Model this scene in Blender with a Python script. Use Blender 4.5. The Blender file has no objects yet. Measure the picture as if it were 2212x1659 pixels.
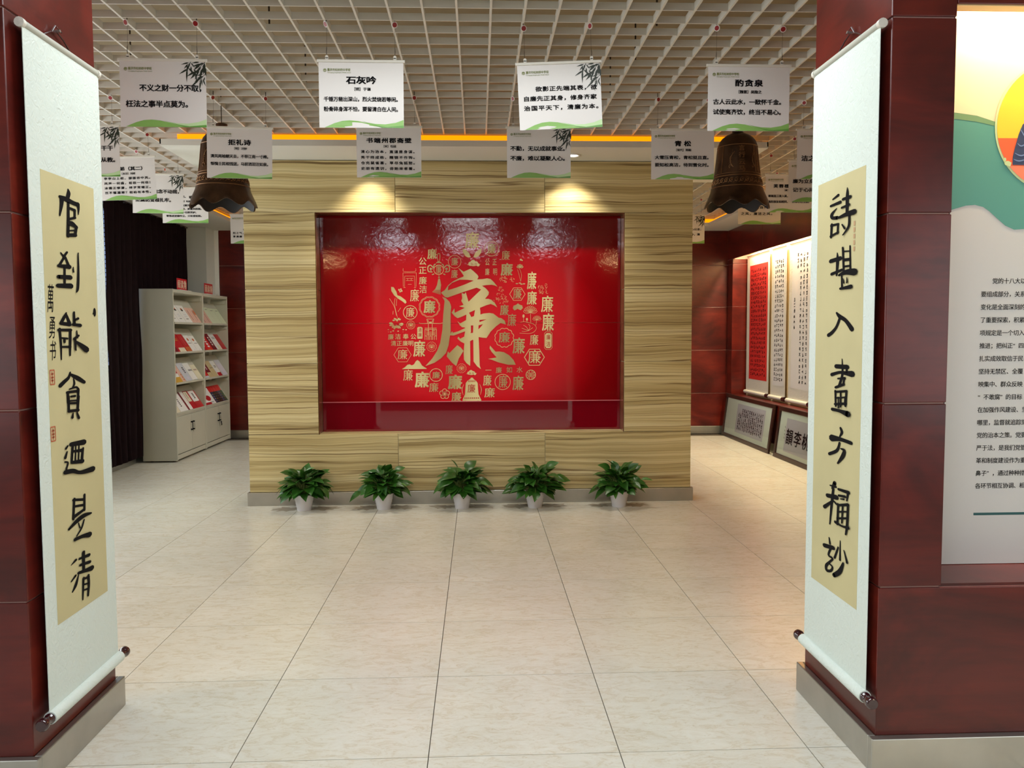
import bpy, math, random
from mathutils import Vector, Matrix

# ------------------------------------------------------------------ units
# Plan units: one floor slab = 0.8; S turns them into metres (slabs are 0.6 m).
S = 0.75
scene = bpy.context.scene
col = scene.collection
random.seed(7)

# ------------------------------------------------------------------ camera
cam_d = bpy.data.cameras.new('camera'); cam = bpy.data.objects.new('camera', cam_d); col.objects.link(cam)
_pi, _ya, _ro, _f = 6.16e-2, 4.08e-2, -4.5e-3, 1762.84
_w = Vector((math.sin(_ya)*math.cos(_pi), math.cos(_ya)*math.cos(_pi), -math.sin(_pi)))
_r0 = Vector((math.cos(_ya), -math.sin(_ya), 0)); _u0 = _r0.cross(_w)
_r = math.cos(_ro)*_r0 + math.sin(_ro)*_u0; _u = -math.sin(_ro)*_r0 + math.cos(_ro)*_u0
_m = Matrix((( _r.x, _u.x, -_w.x), (_r.y, _u.y, -_w.y), (_r.z, _u.z, -_w.z))).to_4x4()
_m.translation = Vector((0.2198, 0, 1.7549))*S
cam.matrix_world = _m
cam_d.sensor_width = 36.0; cam_d.lens = 36.0*_f/2212.0
cam_d.clip_start = 0.05; cam_d.clip_end = 100
scene.camera = cam

# ------------------------------------------------------------------ world, exposure
world = bpy.data.worlds.new('world'); scene.world = world; world.use_nodes = True
bg = world.node_tree.nodes['Background']; bg.inputs[0].default_value = (0.90, 0.97, 1.0, 1); bg.inputs[1].default_value = 0.55
scene.view_settings.view_transform = 'Standard'; scene.view_settings.look = 'None'
scene.view_settings.exposure = 0.12; scene.view_settings.gamma = 1.0
scene.view_settings.use_curve_mapping = False
scene.cycles.use_denoising = True
scene.cycles.max_bounces = 8
scene.cycles.sample_clamp_indirect = 6

# ------------------------------------------------------------------ lamps (room lighting)
def area(name, loc, size, power, color, rot=(0, 0, 0), spread=180):
    d = bpy.data.lights.new(name, 'AREA'); d.shape = 'RECTANGLE'; d.size = size[0]*S; d.size_y = size[1]*S
    d.energy = power; d.color = color; d.spread = math.radians(spread)
    o = bpy.data.objects.new(name, d); o.location = Vector(loc)*S; o.rotation_euler = rot; col.objects.link(o); return o
def spot(name, loc, power, color, rot, angle, blend=0.6, radius=0.04):
    d = bpy.data.lights.new(name, 'SPOT'); d.energy = power; d.color = color
    d.spot_size = math.radians(angle); d.spot_blend = blend; d.shadow_soft_size = radius*S
    o = bpy.data.objects.new(name, d); o.location = Vector(loc)*S; o.rotation_euler = rot; col.objects.link(o); return o
COOL = (0.93, 0.98, 1.0); WARM = (1.0, 0.72, 0.36); NEUT = (1.0, 0.95, 0.86)
# the three ceiling luminaires in the passage in front of the pillars (also mirrored in the red panel)
PASS_LIGHTS = [(-1.36, 0.75, 0.62), (0.10, 0.75, 0.95), (1.50, 0.75, 0.62)]
for (x, y, s) in PASS_LIGHTS:
    area('passage_light', (x, y, 3.585), (s, 0.6), 14*s, COOL)
area('portal_light', (0.15, 3.85, 3.62), (2.6, 0.6), 34, COOL)
# unseen fill lamps, added: left aisle behind the pillar, lobby on both sides
area('aisle_window', (-4.55, 6.6, 1.95), (4.6, 2.0), 75, (0.92, 0.98, 1.0), (math.radians(90), 0, math.radians(-90)))
area('lobby_window', (-5.0, -1.2, 1.9), (5.0, 2.2), 46, (0.93, 0.98, 1.0), (math.radians(90), 0, math.radians(-90)))
area('lobby_window', (5.0, -1.2, 1.9), (5.0, 2.2), 46, (0.93, 0.98, 1.0), (math.radians(90), 0, math.radians(90)))
# downlights in the beam over the feature wall
DOWN = [(-0.86, 8.13), (1.16, 8.13)]
for (x, y) in DOWN:
    spot('beam_downlight', (x, y, 3.50), 72, (1.0, 0.93, 0.78), (math.radians(9), 0, 0), 95, 0.9)
# strip lamps in the picture niches
# fill lamps added out of view behind the feature wall
BACK_FILLS = [(-1.30, 11.6), (1.45, 11.6)]
for (x, y) in BACK_FILLS:
    area('back_room_light', (x, y, 3.58), (0.9, 0.9), 26, (0.97, 1.0, 0.98))
area('niche_strip', (4.68, 10.6, 3.20), (0.05, 5.6), 105, (1.0, 0.80, 0.48))
area('poster_strip', (3.3, 3.29, 3.16), (2.3, 0.05), 24, (1.0, 0.84, 0.52))
area('rear_niche_strip', (2.75, 3.66, 2.95), (0.9, 0.05), 16, (1.0, 0.66, 0.30))
area('rear_niche_strip', (-2.45, 3.66, 2.95), (0.9, 0.05), 16, (1.0, 0.66, 0.30))

# ------------------------------------------------------------------ materials
def lin(c):
    return tuple(((v/255)/12.92 if v/255 <= 0.04045 else ((v/255+0.055)/1.055)**2.4) for v in c) + (1,)
def new_mat(name):
    m = bpy.data.materials.new(name); m.use_nodes = True
    return m, m.node_tree, m.node_tree.nodes['Principled BSDF']
def plain(name, c, rough=0.5, metal=0.0, coat=0.0, spec=None, noise=0.0, nscale=8.0, bump=0.0, bscale=60.0):
    m, nt, p = new_mat(name)
    p.inputs['Base Color'].default_value = lin(c); p.inputs['Roughness'].default_value = rough
    p.inputs['Metallic'].default_value = metal; p.inputs['Coat Weight'].default_value = coat
    if spec is not None: p.inputs['Specular IOR Level'].default_value = spec
    if noise or bump:
        tc = nt.nodes.new('ShaderNodeTexCoord')
    if noise:
        n = nt.nodes.new('ShaderNodeTexNoise'); n.inputs['Scale'].default_value = nscale; n.inputs['Detail'].default_value = 5
        nt.links.new(tc.outputs['Object'], n.inputs['Vector'])
        h = nt.nodes.new('ShaderNodeHueSaturation'); h.inputs['Color'].default_value = lin(c)
        mr = nt.nodes.new('ShaderNodeMapRange'); mr.inputs[3].default_value = 1-noise; mr.inputs[4].default_value = 1+noise
        mr.inputs[1].default_value = 0.3; mr.inputs[2].default_value = 0.7
        nt.links.new(n.outputs['Fac'], mr.inputs[0]); nt.links.new(mr.outputs[0], h.inputs['Value'])
        nt.links.new(h.outputs[0], p.inputs['Base Color'])
    if bump:
        n2 = nt.nodes.new('ShaderNodeTexNoise'); n2.inputs['Scale'].default_value = bscale; n2.inputs['Detail'].default_value = 4
        nt.links.new(tc.outputs['Object'], n2.inputs['Vector'])
        b = nt.nodes.new('ShaderNodeBump'); b.inputs['Strength'].default_value = bump; b.inputs['Distance'].default_value = 0.004
        nt.links.new(n2.outputs['Fac'], b.inputs['Height']); nt.links.new(b.outputs[0], p.inputs['Normal'])
    return m
def emit(name, c, strength):
    m, nt, p = new_mat(name)
    p.inputs['Base Color'].default_value = lin(c); p.inputs['Emission Color'].default_value = lin(c)
    p.inputs['Emission Strength'].default_value = strength
    return m
def rand_offset(nt, vec, amount=13.0):
    oi = nt.nodes.new('ShaderNodeObjectInfo'); mu = nt.nodes.new('ShaderNodeMath'); mu.operation = 'MULTIPLY'
    mu.inputs[1].default_value = amount; nt.links.new(oi.outputs['Random'], mu.inputs[0])
    cb = nt.nodes.new('ShaderNodeCombineXYZ')
    for k in range(3): nt.links.new(mu.outputs[0], cb.inputs[k])
    ad = nt.nodes.new('ShaderNodeVectorMath'); ad.operation = 'ADD'
    nt.links.new(vec, ad.inputs[0]); nt.links.new(cb.outputs[0], ad.inputs[1])
    return ad.outputs[0]
def ramp(nt, fac, stops):
    r = nt.nodes.new('ShaderNodeValToRGB'); e = r.color_ramp.elements
    while len(e) < len(stops): e.new(0.5)
    for k, (pos, c) in enumerate(stops): e[k].position = pos; e[k].color = lin(c)
    nt.links.new(fac, r.inputs[0]); return r.outputs[0]
def noise(nt, vec, scale, detail=5, rough=0.55, dist=0.0):
    n = nt.nodes.new('ShaderNodeTexNoise'); n.inputs['Scale'].default_value = scale; n.inputs['Detail'].default_value = detail
    n.inputs['Roughness'].default_value = rough; n.inputs['Distortion'].default_value = dist
    nt.links.new(vec, n.inputs['Vector']); return n.outputs['Fac']
def mapping(nt, vec, scale=(1, 1, 1), rot=(0, 0, 0)):
    mp = nt.nodes.new('ShaderNodeMapping'); mp.inputs['Scale'].default_value = scale; mp.inputs['Rotation'].default_value = rot
    nt.links.new(vec, mp.inputs['Vector']); return mp.outputs[0]
def mix(nt, f, a, b, mode='MIX'):
    m = nt.nodes.new('ShaderNodeMix'); m.data_type = 'RGBA'; m.blend_type = mode
    if isinstance(f, float): m.inputs[0].default_value = f
    else: nt.links.new(f, m.inputs[0])
    for k, v in ((6, a), (7, b)):
        if isinstance(v, tuple): m.inputs[k].default_value = v
        else: nt.links.new(v, m.inputs[k])
    return m.outputs[2]
def add_bump(nt, p, h, strength, dist):
    b = nt.nodes.new('ShaderNodeBump'); b.inputs['Strength'].default_value = strength; b.inputs['Distance'].default_value = dist
    nt.links.new(h, b.inputs['Height']); nt.links.new(b.outputs[0], p.inputs['Normal'])

def wood_material(name, c1, c2, c3, rough=0.28):
    m, nt, p = new_mat(name)
    tc = nt.nodes.new('ShaderNodeTexCoord'); v = rand_offset(nt, tc.outputs['Object'])
    a = noise(nt, mapping(nt, v, (1.6, 1.6, 3.4)), 1.1, 4, 0.6, 0.9)
    g = noise(nt, mapping(nt, v, (4, 4, 60)), 1.0, 6, 0.6, 0.2)
    base = ramp(nt, a, [(0.30, c1), (0.52, c2), (0.72, c3)])
    fine = ramp(nt, g, [(0.3, (205, 205, 205)), (0.7, (255, 255, 255))])
    out = mix(nt, 0.55, base, fine, 'MULTIPLY')
    nt.links.new(out, p.inputs['Base Color'])
    p.inputs['Roughness'].default_value = rough; p.inputs['Coat Weight'].default_value = 0.08; p.inputs['Specular IOR Level'].default_value = 0.4; p.inputs['Coat Roughness'].default_value = 0.12
    return m
M_wood = wood_material('red_cherry_veneer', (60, 14, 10), (90, 23, 16), (114, 36, 24))
M_wood_dark = wood_material('dark_walnut', (40, 22, 18), (54, 30, 24), (66, 38, 30), 0.3)
M_cream_joint = plain('cream_joint', (220, 208, 164), 0.6)
M_joint = plain('pale_joint', (205, 160, 148), 0.6)

def tile_material(name, dark=1.0, rough=0.42):
    m, nt, p = new_mat(name)
    tc = nt.nodes.new('ShaderNodeTexCoord'); v = rand_offset(nt, tc.outputs['Object'], 9)
    warp = noise(nt, mapping(nt, v, (1.1, 1.1, 2.0)), 1.0, 3, 0.5)
    w1 = nt.nodes.new('ShaderNodeMath'); w1.operation = 'MULTIPLY'; w1.inputs[1].default_value = 0.075; nt.links.new(warp, w1.inputs[0])
    cb = nt.nodes.new('ShaderNodeCombineXYZ'); nt.links.new(w1.outputs[0], cb.inputs[2])
    ad = nt.nodes.new('ShaderNodeVectorMath'); ad.operation = 'ADD'; nt.links.new(v, ad.inputs[0]); nt.links.new(cb.outputs[0], ad.inputs[1])
    wv = ad.outputs[0]
    band = noise(nt, mapping(nt, wv, (0.22, 0.22, 17)), 1.0, 4, 0.62)
    fine = noise(nt, mapping(nt, wv, (0.4, 0.4, 80)), 1.0, 5, 0.6)
    line = noise(nt, mapping(nt, wv, (0.20, 0.20, 24)), 1.0, 1, 0.5)
    d = lambda c: tuple(int(x*dark) for x in c)
    base = ramp(nt, band, [(0.30, d((146, 124, 76))), (0.42, d((182, 162, 110))), (0.54, d((202, 185, 134))), (0.70, d((214, 200, 154)))])
    f = ramp(nt, fine, [(0.32, (198, 190, 172)), (0.6, (255, 255, 255))])
    out = mix(nt, 0.75, base, f, 'MULTIPLY')
    ab = nt.nodes.new('ShaderNodeMath'); ab.operation = 'SUBTRACT'; nt.links.new(line, ab.inputs[0]); ab.inputs[1].default_value = 0.5
    ab2 = nt.nodes.new('ShaderNodeMath'); ab2.operation = 'ABSOLUTE'; nt.links.new(ab.outputs[0], ab2.inputs[0])
    ln = ramp(nt, ab2.outputs[0], [(0.0, (138, 112, 70)), (0.024, (255, 255, 255))])
    out = mix(nt, 0.85, out, ln, 'MULTIPLY')
    nt.links.new(out, p.inputs['Base Color'])
    p.inputs['Roughness'].default_value = rough
    add_bump(nt, p, band, 0.35, 0.012)
    return m
M_tile = tile_material('striped_wall_tile', 1.02)
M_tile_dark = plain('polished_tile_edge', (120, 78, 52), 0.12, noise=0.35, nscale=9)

def floor_material():
    m, nt, p = new_mat('beige_marble')
    tc = nt.nodes.new('ShaderNodeTexCoord'); v = rand_offset(nt, tc.outputs['Object'], 17)
    big = noise(nt, v, 2.2, 4, 0.6, 0.6)
    vein = noise(nt, mapping(nt, v, (7, 15, 7), (0, 0, 0.35)), 1.4, 8, 0.68, 1.6)
    speck = noise(nt, mapping(nt, v, (16, 30, 16), (0, 0, -0.2)), 2.4, 8, 0.7, 1.0)
    base = ramp(nt, big, [(0.3, (203, 201, 190)), (0.7, (213, 211, 201))])
    vn = ramp(nt, vein, [(0.38, (255, 255, 252)), (0.53, (250, 247, 240)), (0.60, (238, 229, 212)), (0.66, (252, 249, 244))])
    out = mix(nt, 0.85, base, vn, 'MULTIPLY')
    sp = ramp(nt, speck, [(0.34, (236, 229, 216)), (0.44, (255, 255, 255)), (0.60, (255, 255, 255)), (0.70, (242, 236, 224))])
    out = mix(nt, 0.7, out, sp, 'MULTIPLY')
    nt.links.new(out, p.inputs['Base Color'])
    rr = nt.nodes.new('ShaderNodeMapRange'); rr.inputs[3].default_value = 0.20; rr.inputs[4].default_value = 0.30
    nt.links.new(vein, rr.inputs[0]); nt.links.new(rr.outputs[0], p.inputs['Roughness'])
    add_bump(nt, p, vein, 0.06, 0.002)
    return m
M_floor = floor_material()
M_grout = plain('dark_grout', (84, 74, 60), 0.8)
M_steel = plain('brushed_steel', (176, 174, 166), 0.30, 0.85, noise=0.10, nscale=6)
M_slat = plain('ceiling_slat_paint', (206, 202, 192), 0.45)
M_slab = plain('ceiling_slab', (152, 136, 108), 0.9, noise=0.12, nscale=2)
M_plaster = plain('white_plaster', (206, 204, 194), 0.8)
M_wallwhite = plain('greyed_wall_paint', (196, 200, 196), 0.8)
M_orange = emit('amber_led_cover', (255, 150, 0), 1.25)
M_lamp = emit('lamp_glass', (255, 250, 240), 8.0)
M_lampcool = emit('luminaire_diffuser', (236, 238, 255), 15.0)
M_white = plain('white_enamel', (226, 226, 222), 0.35)
M_black = plain('black_ink', (8, 8, 12), 0.8, spec=0.1)
M_ink = plain('brush_ink', (10, 10, 12), 0.8, spec=0.15)
M_sign = plain('sign_vinyl', (214, 209, 204), 0.35)
M_clear = plain('clear_plastic', (212, 208, 196), 0.25)
M_green = plain('print_green', (132, 178, 92), 0.4)
M_greend = plain('print_green_deep', (96, 150, 66), 0.4)
M_greenl = plain('print_green_pale', (186, 216, 160), 0.4)
M_logo = plain('print_olive', (112, 124, 44), 0.5)
M_bamboo = plain('print_bamboo', (26, 36, 22), 0.5)
M_wire = plain('thin_wire', (70, 60, 50), 0.4, 0.6)
M_redspot = plain('red_hook_face', (140, 18, 20), 0.4)
M_bronze = plain('dark_bronze', (72, 52, 36), 0.36, 0.8, noise=0.5, nscale=9, bump=0.7, bscale=20)
M_bronze_shade = plain('bronze_inside', (20, 15, 12), 0.7)  # shade inside the bell put into a near-black colour
M_bronze_l = plain('rubbed_bronze', (132, 96, 62), 0.42, 0.7, noise=0.3, nscale=14)
def silk(name, c):
    m = plain(name, c, 0.42)
    nt = m.node_tree; p = nt.nodes['Principled BSDF']
    tc = nt.nodes.new('ShaderNodeTexCoord'); vo = nt.nodes.new('ShaderNodeTexNoise')
    vo.inputs['Scale'].default_value = 42; vo.inputs['Detail'].default_value = 2; vo.inputs['Distortion'].default_value = 1.6
    nt.links.new(tc.outputs['Object'], vo.inputs['Vector'])
    add_bump(nt, p, vo.outputs['Fac'], 0.55, 0.005)
    return m
M_silk = silk('pale_brocade', (206, 216, 208))
M_silk_r = silk('cream_brocade', (206, 202, 190))
M_paper = plain('tan_rice_paper', (186, 176, 132), 0.85, noise=0.04, nscale=5)
M_xuan = plain('white_rice_paper', (206, 202, 200), 0.8)
M_redpaper = plain('red_rice_paper', (196, 26, 20), 0.7)
M_seal = plain('vermilion_seal', (178, 92, 62), 0.7)
M_sealf = plain('faded_seal', (176, 142, 104), 0.7)
M_rail = plain('grey_brocade_rail', (168, 168, 156), 0.5)
M_knob = plain('rosewood_knob', (48, 16, 22), 0.15, coat=0.6)
M_pot = plain('white_plastic_pot', (214, 212, 214), 0.35)
M_soil = plain('potting_soil', (40, 30, 22), 0.95)
M_leaf = plain('pothos_leaf', (40, 86, 24), 0.34, noise=0.35, nscale=22)
M_leafl = plain('young_pothos_leaf', (74, 122, 44), 0.32, noise=0.25, nscale=22)
M_stem = plain('pothos_stem', (104, 122, 60), 0.5)
M_cab = plain('grey_cabinet_paint', (176, 175, 160), 0.42, noise=0.03, nscale=3)
M_cabd = plain('cabinet_shadow_gap', (44, 42, 38), 0.7)
M_curtain = plain('dark_plum_curtain', (24, 12, 15), 0.9, spec=0.1, noise=0.2, nscale=12)
M_glass_blue = emit('daylit_blind', (150, 175, 225), 0.9)
M_greywall = plain('slate_wall', (92, 94, 100), 0.6)
M_cream = plain('cream_board', (232, 204, 152), 0.6)
M_pgrey = plain('poster_grey', (206, 204, 198), 0.5)
M_pgreen = plain('poster_teal', (84, 152, 136), 0.5)
M_pgreen2 = plain('poster_sage', (112, 150, 104), 0.5)
M_pdark = plain('poster_line', (30, 84, 84), 0.5)
M_pyellow = plain('photo_yellow', (246, 196, 44), 0.5)
M_porange = plain('photo_orange', (240, 96, 44), 0.5)
M_pcoral = plain('photo_coral', (236, 128, 92), 0.5)
M_navy = plain('photo_navy', (44, 58, 92), 0.5)
M_pmint = plain('poster_rim', (198, 216, 158), 0.5)

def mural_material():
    # glossy printed sheet: bright middle and deep red rim put into the colour
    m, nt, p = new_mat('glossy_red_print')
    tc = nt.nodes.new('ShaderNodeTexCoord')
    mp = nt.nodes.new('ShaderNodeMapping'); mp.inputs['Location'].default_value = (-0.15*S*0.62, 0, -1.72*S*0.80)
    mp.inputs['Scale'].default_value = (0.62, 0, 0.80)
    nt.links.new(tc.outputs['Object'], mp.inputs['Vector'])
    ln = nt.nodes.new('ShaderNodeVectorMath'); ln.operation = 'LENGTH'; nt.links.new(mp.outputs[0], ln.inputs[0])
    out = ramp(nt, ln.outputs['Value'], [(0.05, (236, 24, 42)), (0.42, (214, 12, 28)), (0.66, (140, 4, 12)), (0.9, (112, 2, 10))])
    nt.links.new(out, p.inputs['Base Color']); p.inputs['Roughness'].default_value = 0.07
    p.inputs['Specular IOR Level'].default_value = 0.6
    n = noise(nt, tc.outputs['Object'], 26, 4, 0.5, 0.8)
    sep = nt.nodes.new('ShaderNodeSeparateXYZ'); nt.links.new(tc.outputs['Object'], sep.inputs[0])
    mr = nt.nodes.new('ShaderNodeMapRange'); mr.inputs[1].default_value = 1.70; mr.inputs[2].default_value = 1.95
    nt.links.new(sep.outputs['Z'], mr.inputs[0])
    mu = nt.nodes.new('ShaderNodeMath'); mu.operation = 'MULTIPLY'; nt.links.new(n, mu.inputs[0]); nt.links.new(mr.outputs[0], mu.inputs[1])
    add_bump(nt, p, mu.outputs[0], 0.40, 0.0018)
    return m
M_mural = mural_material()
M_mural_low = plain('red_acrylic', (120, 4, 22), 0.02, spec=0.8)
def gold_material():
    m, nt, p = new_mat('gold_foil')
    tc = nt.nodes.new('ShaderNodeTexCoord')
    g = nt.nodes.new('ShaderNodeTexWave'); g.wave_type = 'BANDS'; g.bands_direction = 'X'; g.inputs['Scale'].default_value = 0.62
    g.inputs['Phase Offset'].default_value = 1.2
    nt.links.new(tc.outputs['Object'], g.inputs['Vector'])
    out = ramp(nt, g.outputs['Fac'], [(0.0, (176, 156, 104)), (0.6, (212, 194, 134)), (1.0, (236, 220, 160))])
    nt.links.new(out, p.inputs['Base Color']); p.inputs['Roughness'].default_value = 0.38; p.inputs['Metallic'].default_value = 0.1
    return m
M_gold = gold_material()
M_goldpale = plain('pale_gold_foil', (234, 200, 140), 0.4, 0.2)
M_redprint = plain('red_print', (190, 14, 26), 0.2)

# ------------------------------------------------------------------ mesh helpers
class MB:
    def __init__(self): self.v = []; self.f = []; self.mi = []; self.sm = []
    def face(self, pts, mi=0, smooth=False):
        b = len(self.v); self.v += [tuple(p) for p in pts]; self.f.append(tuple(range(b, b+len(pts)))); self.mi.append(mi); self.sm.append(smooth)
    def box(self, x0, x1, y0, y1, z0, z1, mi=0):
        b = len(self.v)
        self.v += [(x, y, z) for z in (z0, z1) for y in (y0, y1) for x in (x0, x1)]
        for q in ((0, 2, 3, 1), (4, 5, 7, 6), (0, 1, 5, 4), (2, 6, 7, 3), (0, 4, 6, 2), (1, 3, 7, 5)):
            self.f.append(tuple(b+i for i in q)); self.mi.append(mi); self.sm.append(False)
        return self
    def grid(self, rows, mi=0, closed=False, smooth=True):
        b = len(self.v); n = len(rows[0])
        for r in rows: self.v += [tuple(p) for p in r]
        for i in range(len(rows)-1):
            for j in range(n if closed else n-1):
                k = (j+1) % n
                self.f.append((b+i*n+j, b+i*n+k, b+(i+1)*n+k, b+(i+1)*n+j)); self.mi.append(mi); self.sm.append(smooth)
        return self
    def lathe(self, prof, c=(0, 0, 0), axis='z', n=24, mi=0, cap=True):
        rows = []
        for (r, h) in prof:
            row = []
            for k in range(n):
                a = 2*math.pi*k/n; u, w = r*math.cos(a), r*math.sin(a)
                row.append((c[0]+u, c[1]+w, c[2]+h) if axis == 'z' else (c[0]+u, c[1]-h, c[2]+w) if axis == 'y' else (c[0]+h, c[1]+u, c[2]+w))
            rows.append(row)
        self.grid(rows, mi, True)
        if cap:
            self.face(rows[0][::-1], mi); self.face(rows[-1], mi)
        return self
    def tube(self, pts, r, n=6, mi=0):
        pts = [Vector(p) for p in pts]; rows = []
        for i, p in enumerate(pts):
            t = (pts[min(i+1, len(pts)-1)]-pts[max(i-1, 0)]).normalized()
            a = t.cross(Vector((0, 0, 1)) if abs(t.z) < 0.9 else Vector((1, 0, 0))).normalized(); b = t.cross(a)
            rr = r[i] if isinstance(r, (list, tuple)) else r
            rows.append([p+a*rr*math.cos(2*math.pi*k/n)+b*rr*math.sin(2*math.pi*k/n) for k in range(n)])
        self.grid(rows, mi, True); self.face(rows[0][::-1], mi); self.face(rows[-1], mi)
        return self
    def mesh(self, name, mats, origin=(0, 0, 0)):
        me = bpy.data.meshes.new(name)
        o = origin
        me.from_pydata([((p[0]-o[0])*S, (p[1]-o[1])*S, (p[2]-o[2])*S) for p in self.v], [], self.f)
        if not isinstance(mats, (list, tuple)): mats = [mats]
        for m in mats: me.materials.append(m)
        me.polygons.foreach_set('material_index', self.mi); me.polygons.foreach_set('use_smooth', self.sm)
        me.update(); return me
    def build(self, name, mats, parent=None, origin=None, weld=False):
        # vertices are given in plan coordinates; a child's mesh is stored relative to its parents
        base = plan_origin(parent)
        og = base if origin is None else Vector(origin)
        me = self.mesh(name, mats, og)
        o = bpy.data.objects.new(name, me); col.objects.link(o)
        o.location = (og-base)*S
        if parent: o.parent = parent
        return o
def plan_origin(o):
    v = Vector((0, 0, 0))
    while o is not None: v += Vector(o.location)/S; o = o.parent
    return v
def tag(o, label=None, cat=None, group=None, kind=None):
    if label: o['label'] = label
    if cat: o['category'] = cat
    if group: o['group'] = group
    if kind: o['kind'] = kind
    return o
def empty(name, loc, label=None, cat=None, group=None, kind=None, parent=None):
    o = bpy.data.objects.new(name, None); col.objects.link(o); o.empty_display_size = 0.1
    o.location = (Vector(loc)-plan_origin(parent))*S
    if parent: o.parent = parent
    return tag(o, label, cat, group, kind)
def struct(name, loc=(0, 0, 0)): return empty(name, loc, kind='structure')
def inst(name, me, loc, parent):
    o = bpy.data.objects.new(name, me); col.objects.link(o); o.location = (Vector(loc)-plan_origin(parent))*S; o.parent = parent
    return o
def bevel(o, w=0.004, seg=2):
    m = o.modifiers.new('edge', 'BEVEL'); m.width = w*S; m.segments = seg; m.limit_method = 'ANGLE'; return o
def copy_tree(o, parent=None):
    c = o.copy(); col.objects.link(c); c.parent = parent
    for ch in list(o.children): copy_tree(ch, c)
    return c

# ------------------------------------------------------------------ print helpers (lettering is flat print)
_glyph = {}
def glyph(ch, bold=0.0):
    key = (ch, bold)
    if key not in _glyph:
        cu = bpy.data.curves.new('glyph', 'FONT'); cu.body = ch; cu.fill_mode = 'FRONT'; cu.offset = bold; cu.resolution_u = 3
        ob = bpy.data.objects.new('glyph', cu); col.objects.link(ob)
        dg = bpy.context.evaluated_depsgraph_get(); me = bpy.data.meshes.new_from_object(ob.evaluated_get(dg))
        vs = [(v.co.x, v.co.y) for v in me.vertices]; fs = [tuple(p.vertices) for p in me.polygons]
        bpy.data.objects.remove(ob); bpy.data.curves.remove(cu); bpy.data.meshes.remove(me)
        _glyph[key] = (vs, fs)
    return _glyph[key]
_ref = glyph('\u56fd', 0.0)[0]
_cx = (min(v[0] for v in _ref)+max(v[0] for v in _ref))/2; _cy = (min(v[1] for v in _ref)+max(v[1] for v in _ref))/2
_gh = max(v[1] for v in _ref)-min(v[1] for v in _ref)
def put_char(mb, ch, place, u, v, w, h, bold=0.02, mi=0, shear=0.0, layer=None):
    """one character centred on (u, v) in the print's own plane; place(u, v) -> point. Bold = slightly shifted overprints."""
    vs, fs = glyph(ch, 0.0)
    sx, sy = w/_gh, h/_gh
    d = max(bold, 0)*.55
    for (ox, oy) in (((-d, -d*.8), (d, -d*.8), (-d, d*.8), (d, d*.8)) if d else ((0, 0),)):
        k = 0 if not d else (1.5e-4)*((ox > 0)+2*(oy > 0))
        b = len(mb.v)
        for (x, y) in vs:
            dx, dy = (x-_cx+ox)*sx, (y-_cy+oy)*sy
            p = place(u+dx+shear*dy, v+dy)
            mb.v.append((p[0], p[1]-k, p[2]) if LAYER_AXIS[0] == 1 else (p[0]+k*LAYER_AXIS[1], p[1], p[2]))
        for f in fs:
            mb.f.append(tuple(b+i for i in f)); mb.mi.append(mi); mb.sm.append(False)
LAYER_AXIS = [1, -1]
def put_line(mb, s, place, u0, v, pitch, h, wr=1.0, bold=0.02, mi=0):
    for k, ch in enumerate(s):
        if ch != ' ': put_char(mb, ch, place, u0+pitch*(k+0.5), v, h*wr, h, bold, mi)
_lift_n = [0]
def lifted(place):      # every overprint lies a hair above the one before
    _lift_n[0] += 1; k = 6e-5*(_lift_n[0] % 14); ax, sg = LAYER_AXIS
    def f(u, v):
        p = list(place(u, v)); p[ax] += sg*k; return tuple(p)
    return f
def put_poly(mb, pts, place, mi=0): mb.face([place(*p) for p in pts], mi)
def put_ring(mb, place, u, v, r, t, n=40, mi=0, lobes=0, amp=0.0, ry=1.0, a0=0.0):
    rad = lambda a, rr: rr*(1+amp*abs(math.sin(lobes*a/2))) if lobes else rr
    for k in range(n):
        a, b = a0+2*math.pi*k/n, a0+2*math.pi*(k+1)/n
        mb.face([place(u+rad(a, r)*math.cos(a), v+ry*rad(a, r)*math.sin(a)), place(u+rad(b, r)*math.cos(b), v+ry*rad(b, r)*math.sin(b)),
                 place(u+rad(b, r-t)*math.cos(b), v+ry*rad(b, r-t)*math.sin(b)), place(u+rad(a, r-t)*math.cos(a), v+ry*rad(a, r-t)*math.sin(a))], mi)
def put_disc(mb, place, u, v, r, n=20, mi=0, ry=1.0, rot=0.0):
    c, s = math.cos(rot), math.sin(rot); place = lifted(place)
    mb.face([place(u+r*math.cos(2*math.pi*k/n)*c-ry*r*math.sin(2*math.pi*k/n)*s, v+r*math.cos(2*math.pi*k/n)*s+ry*r*math.sin(2*math.pi*k/n)*c) for k in range(n)], mi)
def catmull(p, n=6):
    if len(p) < 3: return p
    q = [p[0]]+list(p)+[p[-1]]; out = []
    for i in range(1, len(q)-2):
        for k in range(n):
            t = k/n
            out.append(tuple(0.5*((2*q[i][c])+(-q[i-1][c]+q[i+1][c])*t+(2*q[i-1][c]-5*q[i][c]+4*q[i+1][c]-q[i+2][c])*t*t+(-q[i-1][c]+3*q[i][c]-3*q[i+1][c]+q[i+2][c])*t**3) for c in range(len(p[0]))))
    out.append(tuple(p[-1])); return out
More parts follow.
